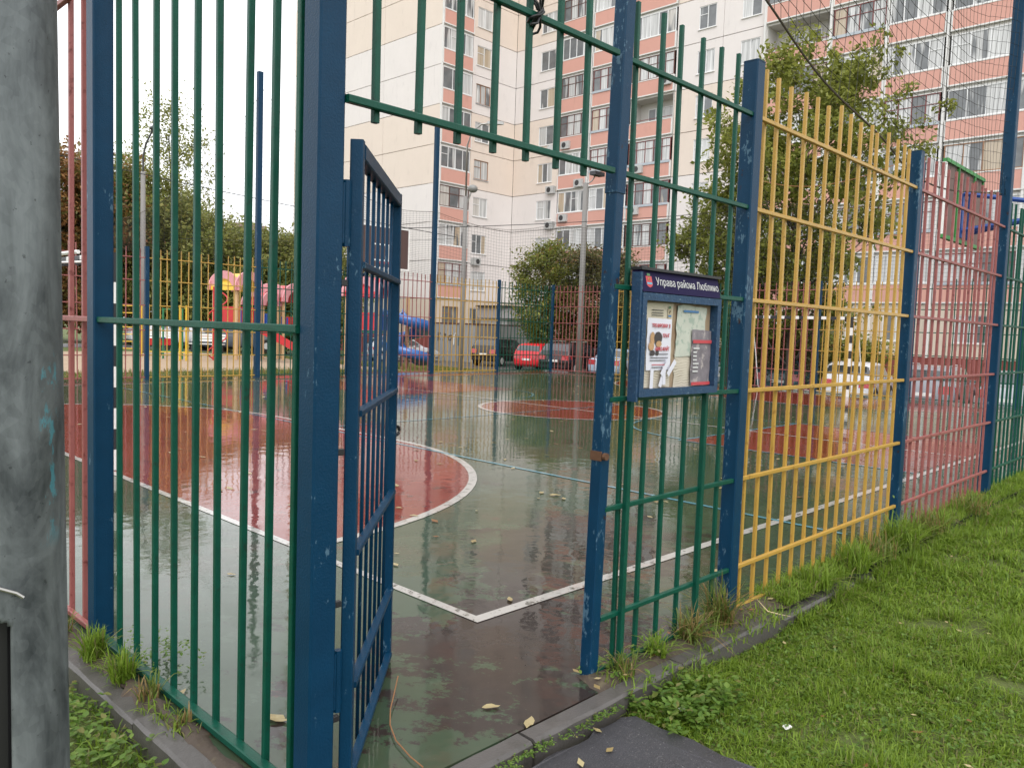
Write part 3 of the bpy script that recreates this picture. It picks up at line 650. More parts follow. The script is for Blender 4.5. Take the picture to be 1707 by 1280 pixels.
# ------------------------------------------------------------------ goals and basketball boards
def striped_bar(t, a, b, w, first, seg=.2, name='stripe'):
    a, b = Vector(a), Vector(b); n = max(1, round((b-a).length/seg)); d = (b-a)/n; q = d.to_track_quat('Z', 'Y')
    for i in range(n):
        m = M['white'] if (i+first) % 2 == 0 else M['blackpaint']
        o = put(name, shared(('st', round(d.length, 3), w, m.name), lambda: MB().cbox(w, w, 0, d.length, .004).mesh(name, m)), t, a + d*i); o.rotation_mode = 'QUATERNION'; o.rotation_quaternion = q
def goal(x, sgn, label):
    t = thing('football_goal', label, 'goal', (x, (GY0+GY1)/2 - (.12 if sgn < 0 else 0), .006), 0, 'football goals')
    h = (GY1-GY0)/2; w = .08
    for sy in (-1, 1): striped_bar(t, (0, sy*h, 0), (0, sy*h, 2.0), w, 0)
    striped_bar(t, (0, -h-.04, 2.04), (0, h+.04, 2.04), w, 1)
    for sy in (-1, 1):
        MB().tube([(0, sy*h, 2.0), (sgn*.45, sy*h, 1.95), (sgn*.75, sy*h, 1.0), (sgn*1.0, sy*h, .02)], .016, 6).build('back_stay', M['white'], t)
    MB().tube([(sgn*1.0, -h, .02), (sgn*1.0, h, .02)], .016, 6).build('ground_bar', M['white'], t)
    MB().tube([(sgn*.3, -h, 2.06), (sgn*.3, h, 2.06)], .02, 6).build('top_rod', M['white'], t)
    for k in range(8):
        y = -h + 2*h*(k+.5)/8; MB().box(sgn*.08 if sgn > 0 else sgn*.25, sgn*.25 if sgn > 0 else sgn*.08, y-.02, y+.02, 1.97, 2.0).build('net_bracket', M['blackpaint'], t)
    return t
goal(LX0+.05, -1, 'black and white striped goal on the left behind the blue post'); goal(LX1, 1, 'black and white striped goal at the far right end')
# far backboard (brown, white framed target)
bb = thing('basketball_backboard', 'brown basketball backboard with white target square behind the gate', 'backboard', (13.1, 17.75, 0))
brown = mat('brown_board', (.075, .040, .034), .6, .2, 5, stretch=(4, 1, .3)); whitep = M['white']
for i in range(3): MB().box(-.93+.62*i, -.93+.62*i+.615, -.02, .02, 3.02, 4.08).build('board_plank', brown, bb)
for a in ((-.97, .97, 4.081, 4.12), (-.97, .97, 2.98, 3.019), (-.97, -.931, 3.02, 4.08), (.931, .97, 3.02, 4.08)): MB().box(a[0], a[1], -.03, .03, a[2], a[3]).build('edge_strip', whitep, bb)
for a in ((-.30, .30, 3.60, 3.64), (-.30, .30, 3.18, 3.22), (-.30, -.26, 3.22, 3.60), (.26, .30, 3.22, 3.60)): MB().box(a[0], a[1], -.026, -.0205, a[2], a[3]).build('target_line', whitep, bb)
MB().tube([(.22*math.cos(k*.3307), -.26+.22*math.sin(k*.3307), 3.12) for k in range(20)], .01, 6).build('rim', ink_r, bb)
MB().box(-.3, .3, .021, .06, 3.15, 3.9).tube([(0, .05, 3.5), (0, 1.35, 3.5)], .05, 8).tube([(0, .05, 3.1), (0, 1.35, 2.6)], .04, 8).build('bracket', M['blue'], bb)
MB().cbox(.16, .16, 0, 3.7, .01).build('mast', M['blue'], bb, loc=(0, 1.38, 0))
# near backboard seen from behind on the right
b2 = thing('basketball_backboard', 'wooden backboard with green frame and blue bracket seen from behind on the right', 'backboard', (12.9, 3.55, 0))
brown2 = mat('weathered_brown_board', (.14, .085, .072), .7, .25, 6, stretch=(5, 1, .3)); gf = mat('bright_green_frame', (.035, .22, .045), .5, .15)
for i in range(4): MB().box(-.88+.44*i, -.88+.44*i+.43, -.012, .012, 2.98, 3.95).build('board_plank', brown2, b2)
for a in ((-.93, .93, 3.951, 4.0), (-.93, .93, 2.93, 2.979)): MB().box(a[0], a[1], -.045, .02, a[2], a[3]).build('frame_bar', gf, b2)
for x in (-.36, .42): MB().box(x-.018, x+.018, -.045, -.0125, 2.98, 3.95).build('frame_bar', gf, b2)
MB().box(-.93, -.885, -.03, .03, 2.98, 3.95).build('frame_bar', whitep, b2); MB().box(.885, .93, -.03, .03, 2.98, 3.95).build('frame_bar', gf, b2)
MB().box(-.22, -.12, -.07, -.0455, 3.0, 3.62).box(.12, .22, -.07, -.0455, 3.0, 3.62).tube([(-.17, -.06, 3.62), (0, -1.40, 3.36)], .035, 6).tube([(.17, -.06, 3.1), (0, -1.40, 3.34)], .04, 6).tube([(-.17, -.06, 3.1), (0, -1.40, 3.30)], .04, 6).build('bracket', mat('bracket_blue', (.015, .06, .25), .5), b2)
MB().cbox(.14, .14, 0, 3.5, .01).build('mast', M['blue'], b2, loc=(0, -1.42, -.1))

# ------------------------------------------------------------------ lamp posts
def lamp(label, px, depth, ztop_px, thick, arm_px=None, heads=()):
    x, y = xy(px, depth); z0 = gz(x, y); t = thing('street_lamp', label, 'street lamp', (x, y, z0)); top = at(px, ztop_px, depth).z - z0
    MB().tube([(0, 0, 0), (0, 0, top*.5), (0, 0, top)], [thick, thick*.85, thick*.7], 10).build('post', M['pole_concrete'], t, smooth=True)
    return t, top
latv = Vector((EX.x, EY.x, 0)).normalized()                            # rightwards in plan
t, top = lamp('grey street lamp with ball light and curved arm before the building corner', 770, 31, 330, .115)
MB().tube([(0, 0, top), (0, 0, top+1.9), (latv.x*.15, latv.y*.15, top+2.4), (latv.x*.5, latv.y*.5, top+2.72), (latv.x*.9, latv.y*.9, top+2.78)], .035, 8).build('arm', M['steel'], t, smooth=True)
hm = mat('lamp_housing', (.45, .45, .44), .4)
o = MB().prism([(.32*math.cos(k*.5236), .10*math.sin(k*.5236)) for k in range(12)], -.05, .06, 'z').build('lamp_head', hm, t, loc=(latv.x*1.05, latv.y*1.05, top+2.78)); o.rotation_euler = (0, 0, math.atan2(latv.y, latv.x))
MB().tube([(0, 0, top-.4), (latv.x*.18, latv.y*.18, top+.1), (latv.x*.22, latv.y*.22, top+.25)], .03, 6).build('arm', M['steel'], t)
def dome(r, zs): 
    b = MB(); b.tube([(0, 0, -r*math.cos(k*.3142)*zs) for k in range(1, 10)], [r*math.sin(k*.3142) for k in range(1, 10)], 14); return b
dome(.19, .8).build('ball_light', mat('lamp_glass', (.22, .22, .21), .3), t, smooth=True, loc=(latv.x*.26, latv.y*.26, top+.30))
t, top = lamp('plain concrete lamp post with floodlight behind the end fence', 967, 33, 308, .14)
MB().tube([(0, 0, top-.1), (latv.x*.25, latv.y*.25, top+.1), (latv.x*.4, latv.y*.4, top+.35)], .03, 6).build('arm', M['steel'], t)
MB().box(latv.x*.45-.3, latv.x*.45+.3, latv.y*.45-.15, latv.y*.45+.15, top+.3, top+.45).build('floodlight', mat('floodlight_black', (.03, .03, .035), .4), t)
t, top = lamp('dark lamp post with bent arm in front of the autumn trees', 238, 34, 290, .13)
MB().tube([(0, 0, top), (0, 0, top+.6), (latv.x*.1, latv.y*.1, top+1.1), (latv.x*.4, latv.y*.4, top+1.75)], .04, 8).build('arm', M['darkmetal'], t)
dome(.14, .7).build('lamp_head', M['darkmetal'], t, smooth=True, loc=(latv.x*.42, latv.y*.42, top+1.8))
# ------------------------------------------------------------------ apartment building
BXW, BYR, BXF = 38.3, 45.1, 46.0; NF = 17; FH = 2.79; F0 = .70
def FL(k): return F0 + FH*k
def stained(name, col, drip):
    g = N(name)
    c = g.mix(g.noise(.7, 6, rough=.65), vary(col, .93), vary(col, 1.04))
    c = g.mix(g.ramp(g.noise(2.3, 7, g.scale(g.pos, (1, 1, .35)), .7), .56, .80, 0, .55), c, vary(col, .74))
    c = g.mix(g.ramp(g.noise(1.6, 7, g.scale(g.pos, (2.2, 2.2, .18)), .7), .62, .78, 0, drip), c, vary(col, .55))
    g.set('Base Color', c).set('Roughness', .85).set('Specular IOR Level', .2); g.bump(g.noise(25, 4), .25, .01); return g.m
pwhite = stained('pale_wall_panel', (.74, .69, .665), .45); ppeach = stained('peach_wall_panel', (.73, .63, .55), .45); pbase = stained('beige_base_panel', (.62, .53, .44), .4)
pink = stained('salmon_parapet', (.63, .345, .285), .6); wtrim = stained('white_trim', (.72, .71, .69), .3); plinth = stained('dark_red_plinth', (.22, .065, .055), .5)
seam = mat('panel_joint', (.16, .14, .13), .9); slabm = stained('loggia_plaster', (.60, .58, .55), .4)
fr_w = mat('white_window_frame', (.75, .75, .75), .4, .04); fr_b = mat('brown_window_frame', (.11, .045, .035), .5, .2, 9); fr_r = mat('dark_red_balcony_frame', (.17, .045, .042), .5, .2, 9); fr_o = mat('weathered_wood_frame', (.30, .16, .09), .6, .2, 9)
zinc = mat('pale_zinc_sheet', (.42, .46, .50), .45, .1, 3)
def glass():
    g = N('window_pane'); oi = g.n('ShaderNodeObjectInfo'); r = oi.outputs['Random']
    sxx = g.n('ShaderNodeSeparateXYZ'); g.l(g.pos, sxx.inputs[0])
    folds = g.noise(9, 3, g.scale(g.pos, (1, 1, .03)), .6)
    cur = g.mix(g.ramp(folds, .3, .7), (.32, .32, .315), (.70, .70, .69))
    dark = g.mix(g.noise(1.5, 3), (.05, .055, .06), (.22, .23, .235))
    f = g.ramp(g.math('ADD', r, g.math('MULTIPLY', g.math('SUBTRACT', g.noise(1.1, 2, g.scale(g.pos, (1.6, 1.6, .25))), .5), 1.1)), .34, .42)
    tint = g.ramp(g.math('FRACT', g.math('MULTIPLY', r, 13.7)), .86, .88)
    cur = g.mix(g.math('MULTIPLY', tint, .6), cur, (.42, .28, .12))
    g.set('Base Color', g.mix(f, dark, cur)).set('Roughness', .35).set('Specular IOR Level', .3).set('Coat Weight', 1.0).set('Coat Roughness', .03).set('Coat IOR', 1.5)
    return g.m
GLASS = glass()
bld = thing('apartment_building', 'tall cream panel apartment block with salmon balcony bands', 'building', (BXF, BYR, -.95))
BO = Vector((BXF, BYR, -.95))
def ext(pl, u0, u1, d0, d1, z0, z1):
    if pl == 'R': return (u0, u1, BYR-d1, BYR-d0, z0, z1)
    if pl == 'F': return (BXF-d1, BXF-d0, u0, u1, z0, z1)
    return (BXW-d1, BXW-d0, u0, u1, z0, z1)
def wb(mb, pl, *a): return mb.box(*ext(pl, *a))
def bpart(name, mb, m, parent=None, sub=False):
    o = mb.build(name, m, parent or bld)
    o.location = -BO if (parent is None or parent is bld) else (0, 0, 0)
    return o
def cell_box(name, pl, u0, u1, d0, d1, z0, z1, m, parent=None):      # shared mesh box placed at its corner
    e = ext(pl, u0, u1, d0, d1, z0, z1); sx, sy, sz = e[1]-e[0], e[3]-e[2], e[5]-e[4]
    me = shared(('cb', round(sx, 3), round(sy, 3), round(sz, 3), m.name), lambda: MB().box(0, sx, 0, sy, 0, sz).mesh(name, m))
    base = -BO if (parent is None or parent is bld) else -BO - parent.location
    return put(name, me, parent or bld, Vector((e[0], e[2], e[4])) + base)
# cores
core = MB().box(BXW+.12, BXW+22, BYR+.12, 64.9, -.95, FL(NF)); bpart('core', core, seam)
bpart('core', MB().box(BXF+1.35, BXF+14, -9.9, BYR+.12, -.95, FL(NF)), seam)
for pl, u0, u1 in (('B', BYR-.05, 65), ('R', BXW-.05, BXF), ('F', -10, BYR)):
    bpart('plinth', wb(MB(), pl, u0, u1, -.1, .06, -.95, F0-.02), plinth)
bpart('roof_edge', MB().box(BXW-.1, BXW+22, BYR-.1, 65, FL(NF)+.0, FL(NF)+.8).box(BXF-.1, BXF+14, -10, BYR-.1, FL(NF), FL(NF)+.8), wtrim)
def pcol(k):
    if k == 0: return pbase
    return ppeach if (k % 4 in (0, 1) and k > 3) or k in (8, 9) else pwhite
G = .022
def panel(pl, u0, u1, k, hole=None):
    m = pcol(k); z0, z1 = FL(k)+G, FL(k+1)-G; a, b = u0+G*.6, u1-G*.6; mb = MB()
    if hole is None: return cell_box('wall_panel', pl, a, b, -.14, 0, z0, z1, m)
    h0, h1, y0, y1 = hole
    for q in ((a, b, z0, y0), (a, b, y1, z1), (a, h0, y0, y1), (h1, b, y0, y1)): wb(mb, pl, q[0], q[1], -.14, 0, q[2], q[3])
    return bpart('wall_panel', mb, m)
def window(pl, u0, u1, z0, z1, fr, nm, transom=(), d=-.09, sill=True, name='window', single=False, pane_m=None):
    """frame (outer + mullions) as a part, each pane a sub-part"""
    t = .055; mb = MB(); us = [u0 + (u1-u0)*i/nm for i in range(nm+1)]
    wb(mb, pl, u0, u1, d, d+.06, z0, z0+t); wb(mb, pl, u0, u1, d, d+.06, z1-t, z1)
    for i, u in enumerate(us):
        c = t if 0 < i < nm else t; a = u - (0 if i == 0 else (c if i == nm else c/2)); wb(mb, pl, a, a+c, d, d+.06, z0+t, z1-t)
    for i in transom:
        a, b = us[i]+t*.5, us[i+1]-t*.5; zz = z0+(z1-z0)*.62; wb(mb, pl, a+.028, b-.028, d+.002, d+.055, zz, zz+.04)
    e0 = ext(pl, u0, u1, d, d+.06, z0, z1); org = Vector((e0[0], e0[2], e0[4]))
    mb.v = [(x-org.x, y-org.y, z-org.z) for x, y, z in mb.v]
    key = ('win', pl, round(u1-u0, 2), round(z1-z0, 2), fr.name, nm, tuple(transom))
    f = put(name, shared(key, lambda: mb.mesh(name, fr)), bld, org - BO)
    rng_ = [(u0, u1)] if single else [(us[i], us[i+1]) for i in range(nm)]
    for a, b in rng_: cell_box('pane', pl, a+.02, b-.02, d+.012, d+.028, z0+.02, z1-.02, pane_m or GLASS, f)
    if sill: wb2 = cell_box('sill', pl, u0-.05, u1+.05, .0, .07, z0-.05, z0-.015, wtrim if fr is fr_w else zinc, f)
    return f
rb = random.Random(21)
# blank gable panels
for k in range(NF):
    for a, b in ((BYR, 51.9), (51.9, 58.2), (58.2, 65)): panel('B', a, b, k)
# recess face: narrow glazed balconies + windows
GLZ = {0: None}
def parapet(pl, u0, u1, k, dirty=False):
    z = FL(k); m = pink
    cell_box('parapet', pl, u0+.07, u1-.07, -.05, .10, z+.13, z+1.07, m)
    cell_box('parapet_trim', pl, u0, u1, -.06, .12, z+1.07, z+1.13, wtrim); cell_box('parapet_trim', pl, u0, u1, -.06, .115, z+.055, z+.13, wtrim)
    cell_box('parapet_post', pl, u0, u0+.07, -.06, .115, z+.13, z+1.07, wtrim); cell_box('parapet_post', pl, u1-.07, u1, -.06, .115, z+.13, z+1.07, wtrim)
def balcony(pl, u0, u1, k, style, nm):
    z = FL(k); parapet(pl, u0, u1, k)
    cell_box('floor_slab', pl, u0, u1, -1.3, -.06, z-.08, z+.06, slabm)
    hi = k >= 9
    if style == 'open':
        cell_box('loggia_back', pl, u0, u1, -1.34, -1.2, z+.06, z+2.71, slabm); cell_box('loggia_side', pl, u0, u0+.08, -1.2, -.06, z+.06, z+2.71, slabm); cell_box('loggia_side', pl, u1-.08, u1, -1.2, -.06, z+.06, z+2.71, slabm)
        c = (u0+u1)/2; window(pl, c-.2, c+1.0, z+.85, z+2.3, fr_w, 2, (0,), -1.19, False); window(pl, c-1.0, c-.25, z+.1, z+2.3, fr_w, 1, (), -1.19, False)
        cell_box('hand_rail', pl, u0+.05, u1-.05, .02, .05, z+1.25, z+1.29, fr_r); return
    fr = {'w': fr_w, 'b': fr_b, 'r': fr_r, 'o': fr_o}[style]
    out = .03
    if style in 'r' and not hi:
        cell_box('zinc_skirt', pl, u0+.02, u1-.02, .125, .15, z+1.0, z+1.16, zinc)
    window(pl, u0+.06, u1-.06, z+1.14, z+2.66, fr, nm, tuple(range(nm)) if style in 'rb' else ((rb.randrange(nm),) if rb.random() < .35 else ()), -.02, False, single=hi, name='balcony_glazing')
    cell_box('head_trim', pl, u0, u1, -.06, .05, z+2.66, z+2.79-.09, wtrim if rb.random() < .7 else slabm)
sty_rec = ['w', 'r', 'w', 'b', 'w', 'w', 'w', 'w', 'w'] 
for k in range(NF):
    st = sty_rec[k] if k < 9 else rb.choice('wwwb')
    if k == 0:
        panel('R', BXW, 41.35, 0, (39.0, 40.6, 1.55, 2.95)); window('R', 39.0, 40.6, 1.55, 2.95, fr_o, 2, (0,))
    else: balcony('R', BXW+.06, 41.33, k, st, 4 if k % 3 else 3)
    z = FL(k)
    panel('R', 41.35, BXF-.01, k, (41.75, 43.25, z+.78, z+2.22)); window('R', 41.75, 43.25, z+.78, z+2.22, fr_w if rb.random() < .55 else fr_o, 3 if rb.random() < .4 else 2, (0,) if rb.random() < .5 else (), single=k >= 9)
bpart('corner_trim', MB().box(BXW-.02, BXW+.05, BYR-.125, BYR-.0, F0+FH, FL(NF)), wtrim)
# facade
WIN = [(41.0, 42.5)]
cols = [(37.62, 40.35, 4), (34.0, 37.36, 5), (30.45, 33.98, 5), (20.15, 24.1, 5), (17.0, 20.0, 4), (13.98, 16.9, 4), (10.0, 13.75, 4), (6.3, 9.98, 5), (2.6, 6.2, 4), (-1.2, 2.5, 4)]
sty = {0: {3: 'w', 4: 'w'}, 1: {8: 'w', 7: 'w', 6: 'r', 5: 'r', 4: 'r', 3: 'w', 2: 'w', 1: 'b'}, 2: {5: 'open', 2: 'b', 1: 'r', 8: 'b'}, 3: {6: 'open', 7: 'b', 5: 'b', 4: 'w', 3: 'b', 2: 'r'}, 4: {6: 'r', 5: 'w', 4: 'w'}, 5: {6: 'w', 5: 'w', 4: 'r', 3: 'w'}, 6: {4: 'w', 3: 'o', 2: 'w'}}
for k in range(NF):
    z = FL(k)
    panel('F', 40.4, BYR-.004, k, (41.0, 42.5, z+.78, z+2.22)); window('F', 41.0, 42.5, z+.78, z+2.22, fr_w if rb.random() < .7 else fr_o, 3 if rb.random() < .4 else 2, (1,) if rb.random() < .6 else (), single=k >= 9)
    panel('F', 27.0, 30.4, k, (27.55, 28.8, z+.78, z+2.22)); window('F', 27.55, 28.8, z+.78, z+2.22, fr_w, 2, (1,) if rb.random() < .6 else (), single=k >= 9)
    panel('F', 24.15, 27.0, k, (24.45, 25.75, z+.78, z+2.22)); window('F', 24.45, 25.75, z+.78, z+2.22, fr_w, 2, (1,) if rb.random() < .6 else (), single=k >= 9)
    for i, (a, b, n) in enumerate(cols):
        if k == 0:
            c = (a+b)/2; panel('F', a-.04, b+.04, 0, (c-.8, c+.8, 1.5, 2.95)); window('F', c-.8, c+.8, 1.5, 2.95, fr_w, 3, (0,))
        else: balcony('F', a, b, k, sty.get(i, {}).get(k) or rb.choice(['w', 'w', 'w', 'w', 'r', 'b'] if k < 9 else ['w', 'w', 'b']), n)
for u in (37.49, 24.12, 20.07, 16.95, 13.86, 9.99, 6.25, 2.55): bpart('pilaster', wb(MB(), 'F', u-.055, u+.055, -.3, .16, F0-.02, FL(NF)), wtrim)
def aircon(pl, u, z):
    o = bpart('air_conditioner', wb(MB(), pl, u-.4, u+.4, .0, .30, z, z+.55), hm)
    e = ext(pl, u, u, .30, .305, z, z); c = Vector((e[0], e[2], z+.28))
    pts = [(.2*math.cos(i*.5236), .2*math.sin(i*.5236)) for i in range(12)]
    mb = MB(); ax = 'x' if pl == 'F' else 'y'
    if ax == 'x': mb.add([(c.x-.006, c.y+p+.08, c.z+q) for p, q in pts], [tuple(range(12))])
    else: mb.add([(c.x+p+.08, c.y-.006, c.z+q) for p, q in pts], [tuple(range(12))])
    mb.build('fan_grille', M['darkmetal'], o)
for pl, u, z in (('F', 39.6, FL(5)+.2), ('F', 38.2, FL(4)+.1), ('F', 40.95, FL(4)-.15), ('F', 39.6, FL(3)+.45), ('F', 40.95, FL(3)-.0), ('F', 33.0, FL(4)+.5), ('F', 31.0, FL(6)+.5), ('R', 42.1, FL(2)-.1), ('F', 16.2, FL(4)+.5), ('F', 33.2, FL(3)+.5), ('F', 17.6, FL(3)+.5)):
    aircon(pl, u, z)
# satellite dish
MB().prism([(.33*math.cos(i*.4488), .33*math.sin(i*.4488)) for i in range(14)], 0, .05, 'y').build('satellite_dish', hm, bld, loc=Vector((BXF-.25, 41.0, FL(5)+.35))-BO, rz=R_(-60))
# entrance porch
po = thing('entrance_porch', 'grey entrance porch with flat canopy at the foot of the apartment block', 'porch', (44.0, 42.6, -.85))
MB().box(-2.0, 1.3, -1.6, 1.8, 3.05, 3.85).build('canopy', mat('canopy_grey', (.36, .34, .34), .7), po); MB().box(-2.2, 1.5, -1.8, 1.9, 3.86, 3.98).build('canopy_edge', M['darkmetal'], po)
MB().box(-1.7, 1.1, -1.0, 1.8, 0, 3.04).build('porch_wall', mat('porch_wall_grey', (.50, .49, .48), .7), po); MB().box(-1.45, -.35, -1.06, -1.005, .1, 2.6).build('door', mat('porch_door', (.12, .13, .14), .4), po); MB().box(-.2, .9, -1.06, -1.005, .8, 2.7).build('porch_window', GLASS, po)
# distant low building on the skyline and a far tower
db = thing('distant_building', 'pale distant building roof above the trees on the left', 'building', (*xy(362, 170), gz(0, 0)))
MB().box(-14, 14, -8, 8, 0, 20).build('wall', mat('distant_pale_wall', (.60, .62, .66), .9, .05, .3), db); MB().box(2, 9, -4, 4, 20, 21.6).build('roof_housing', mat('distant_brown', (.25, .17, .15), .9), db)
# metal enclosure with graffiti beside the car park
def enclosure():
    a = Vector(xy(722, 54)); b = Vector(xy(793, 52.5)); c = Vector(xy(886, 57)); z0 = gz(a.x, a.y)
    t = thing('metal_enclosure', 'grey corrugated metal enclosure with dark graffiti behind the far yellow panel', 'shed', (a.x, a.y, z0))
    mm = mat('weathered_grey_sheet', (.25, .25, .25), .6, .15, 4, stretch=(6, 6, .3), dirt=(.18, .13, .10), dsc=5, dlo=.64, dhi=.74)
    for p, q in ((a, b), (b, c)):
        d = q-p; n = int(d.length/.42); u = d/n; ang = math.atan2(d.y, d.x)
        for i in range(n):
            boxpart('sheet_panel', u.length*.93, .05 + .03*(i % 2), 2.45, mm, t, (p.x-a.x+u.x*(i+.5), p.y-a.y+u.y*(i+.5), 0), ang)
        s = MB().box(0, d.length, -.06, .08, 2.46, 2.56).build('top_rail', mat('enclosure_rail', (.07, .03, .03), .6), t, loc=(p.x-a.x, p.y-a.y, 0), rz=ang)
    d = (b-a).normalized(); nrm = Vector((d.y, -d.x)); g1 = mat('graffiti_black', (.05, .05, .055), .7); g2 = mat('graffiti_teal', (.03, .10, .14), .7); g3 = mat('graffiti_white', (.6, .6, .58), .7)
    def stroke(pts, m, r=.035):
        P = [(d.x*u+nrm.x*.062, d.y*u+nrm.y*.062, v) for u, v in pts]; o = MB().tube(P, r, 4).build('graffiti', m, t)
    stroke([(.45, 1.9), (.45, 1.35)], g1); stroke([(.62, 1.88), (.5, 1.65), (.62, 1.4)], g1)
    stroke([(.85, 1.35), (.95, 1.85), (1.05, 1.8), (.98, 1.6)], g1); stroke([(1.25, 1.5), (1.3, 1.7), (1.5, 1.75), (1.45, 1.4), (1.25, 1.45)], g1)
    stroke([(1.68, 1.1), (1.7, 1.75), (1.85, 1.9)], g3, .05); stroke([(2.05, 1.1), (2.05, 1.7)], g2, .05); stroke([(2.05, 1.45), (2.25, 1.45), (2.25, 1.12), (2.05, 1.12)], g2, .06)
enclosure()
# ------------------------------------------------------------------ cars
def car(label, px, depth, heading, colr, kind='hatch', plate=True, rough=.25, py=None):
    x, y = xy(px, depth); z0 = gz(x, y) + .015
    L_, W, H = {'hatch': (3.9, 1.70, 1.50), 'suv': (4.5, 1.84, 1.68), 'wagon': (4.6, 1.78, 1.50), 'sedan': (4.45, 1.74, 1.45)}[kind]
    t = thing('parked_car', label, 'car', (x, y, z0), heading, 'cars parked beyond the fences')
    # stations: x from rear, z low, belt, roof, half width factor at belt, at roof
    hb = H*.62
    if kind == 'sedan': st = [(0, .36, .60, .60), (.06, .25, .92, .93), (.55, .22, .97, .99), (.85, .2, .97, 1.04), (1.25, .2, .97, H-.06), (1.9, .2, .95, H), (2.6, .2, .93, H-.06), (3.3, .2, .92, .95), (4.05, .22, .78, .80), (4.38, .28, .62, .62), (4.45, .36, .5, .5)]
    elif kind == 'wagon': st = [(0, .36, .62, .62), (.06, .25, .92, .95), (.22, .22, .96, 1.16), (.42, .2, .97, H-.10), (.9, .2, .96, H-.01), (2.0, .2, .95, H), (2.75, .2, .93, H-.06), (3.45, .2, .92, .95), (4.2, .22, .78, .80), (4.53, .28, .62, .62), (4.6, .36, .5, .5)]
    elif kind == 'suv': st = [(0, .45, .70, .70), (.07, .33, 1.02, 1.06), (.25, .3, 1.08, 1.34), (.45, .28, 1.08, H-.08), (.9, .28, 1.07, H), (2.0, .28, 1.06, H), (2.7, .28, 1.04, H-.06), (3.35, .28, 1.02, 1.05), (4.1, .3, .92, .94), (4.43, .35, .74, .74), (4.5, .42, .6, .6)]
    else: st = [(0, .36, .62, .62), (.06, .25, .92, .96), (.2, .22, .97, 1.18), (.38, .2, .98, H-.09), (.8, .2, .97, H), (1.7, .2, .95, H), (2.3, .2, .93, H-.06), (2.95, .2, .92, .95), (3.55, .22, .78, .80), (3.84, .28, .62, .62), (3.9, .36, .5, .5)]
    hw = W/2; rows = []
    for (sx, zl, zb, zr) in st:
        e = min(1, sx/.35 + .80, (L_-sx)/.5 + .72); w_ = hw*min(1, e); green = zr > zb + .06; wr = w_*(1 - .17*min(1, (zr-zb)/.4)) if green else w_*.93
        rows.append([(sx, 0, zl), (sx, w_*.86, zl), (sx, w_*.97, zl+.10), (sx, w_, (zl+zb)*.5), (sx, w_*.98, zb-.06), (sx, w_*.95, zb), (sx, wr, zr-.035 if green else zr-.01), (sx, wr*.86, zr), (sx, 0, zr+.012)])
    V = []; F = []; m = len(rows[0]); nr = len(rows)
    for r in rows:
        V += r; 
    off = len(V)
    for r in rows: V += [(a, -b, c) for a, b, c in r]
    for i in range(nr-1):
        for k in range(m-1):
            F.append((i*m+k, i*m+k+1, (i+1)*m+k+1, (i+1)*m+k)); F.append((off+i*m+k, off+(i+1)*m+k, off+(i+1)*m+k+1, off+i*m+k+1))
    for i, rev in ((0, True), (nr-1, False)):
        fa = [i*m+k for k in range(m)] + [off+i*m+k for k in range(m-1, -1, -1)]; F.append(tuple(reversed(fa)) if rev else tuple(fa))
    pm = mat('car_paint_%02x%02x%02x' % tuple(int(c*255) for c in colr), colr, rough, .04, 3, coat=.6, spec=.4)
    me = MB().add(V, F).mesh('body', pm, True); bm = bmesh.new(); bm.from_mesh(me); bmesh.ops.remove_doubles(bm, verts=bm.verts, dist=.0005); bmesh.ops.recalc_face_normals(bm, faces=bm.faces); bm.to_mesh(me); bm.free()
    body = put('body', me, t)
    gm = shared('cglass', lambda: mat('car_glass', (.035, .04, .045), .06, .2, 2, coat=1.0)); trim = M['black']
    def surf(sx, f, side):                                              # point on the greenhouse side: f 0 belt..1 roof
        for i in range(nr-1):
            if st[i][0] <= sx <= st[i+1][0]:
                s = (sx-st[i][0])/(st[i+1][0]-st[i][0]); a = Vector(rows[i][5]).lerp(Vector(rows[i+1][5]), s); b = Vector(rows[i][6]).lerp(Vector(rows[i+1][6]), s)
                p = a.lerp(b, f); return (p.x, side*(p.y+.007), p.z)
    # side windows
    xr = {'sedan': 1.05, 'wagon': .50, 'suv': .55, 'hatch': .48}[kind]; xf = {'sedan': 3.0, 'wagon': 3.15, 'suv': 3.05, 'hatch': 2.65}[kind]
    cuts = [xr, (xr+xf)/2-.18, xf] if kind != 'wagon' else [xr, xr+.7, (xr+xf)/2+.2, xf]
    for sd_ in (-1, 1):
        for a, b in zip(cuts[:-1], cuts[1:]):
            xs_ = np.linspace(a+.03, b-.03, 5); top = [.10 if False else .88]*5
            P = [surf(x_, .10, sd_) for x_ in xs_] + [surf(x_, .90, sd_) for x_ in xs_[::-1]]
            fq = [(i, i+1, 8-i, 9-i) for i in range(4)]
            MB().add(P, fq if sd_ < 0 else [tuple(reversed(q)) for q in fq]).build('side_window', gm, t)
        MB().tube([surf(cuts[0]+.1, -.02, sd_), surf(cuts[-1], -.02, sd_)], .012, 4).build('belt_trim', trim, t)
    # rear window and windscreen: on the shell between stations
    def crosswin(i, s0, s1, name):
        A = [Vector(rows[i][k]).lerp(Vector(rows[i+1][k]), s0) for k in (6, 7, 8)]; B = [Vector(rows[i][k]).lerp(Vector(rows[i+1][k]), s1) for k in (6, 7, 8)]
        n_ = Vector((-1, 0, .6)).normalized()*.012 if name == 'rear_window' else Vector((1, 0, .8)).normalized()*.012
        row = lambda Q: [Vector((q.x, q.y*.93, q.z)) for q in Q] + [Vector((q.x, -q.y*.93, q.z)) for q in Q[1::-1]]
        a, b = row(A), row(B); P = [p+n_ for p in a] + [p+n_ for p in b]
        MB().add(P, [(k, k+1, 6+k, 5+k) for k in range(4)]).build(name, gm, t)
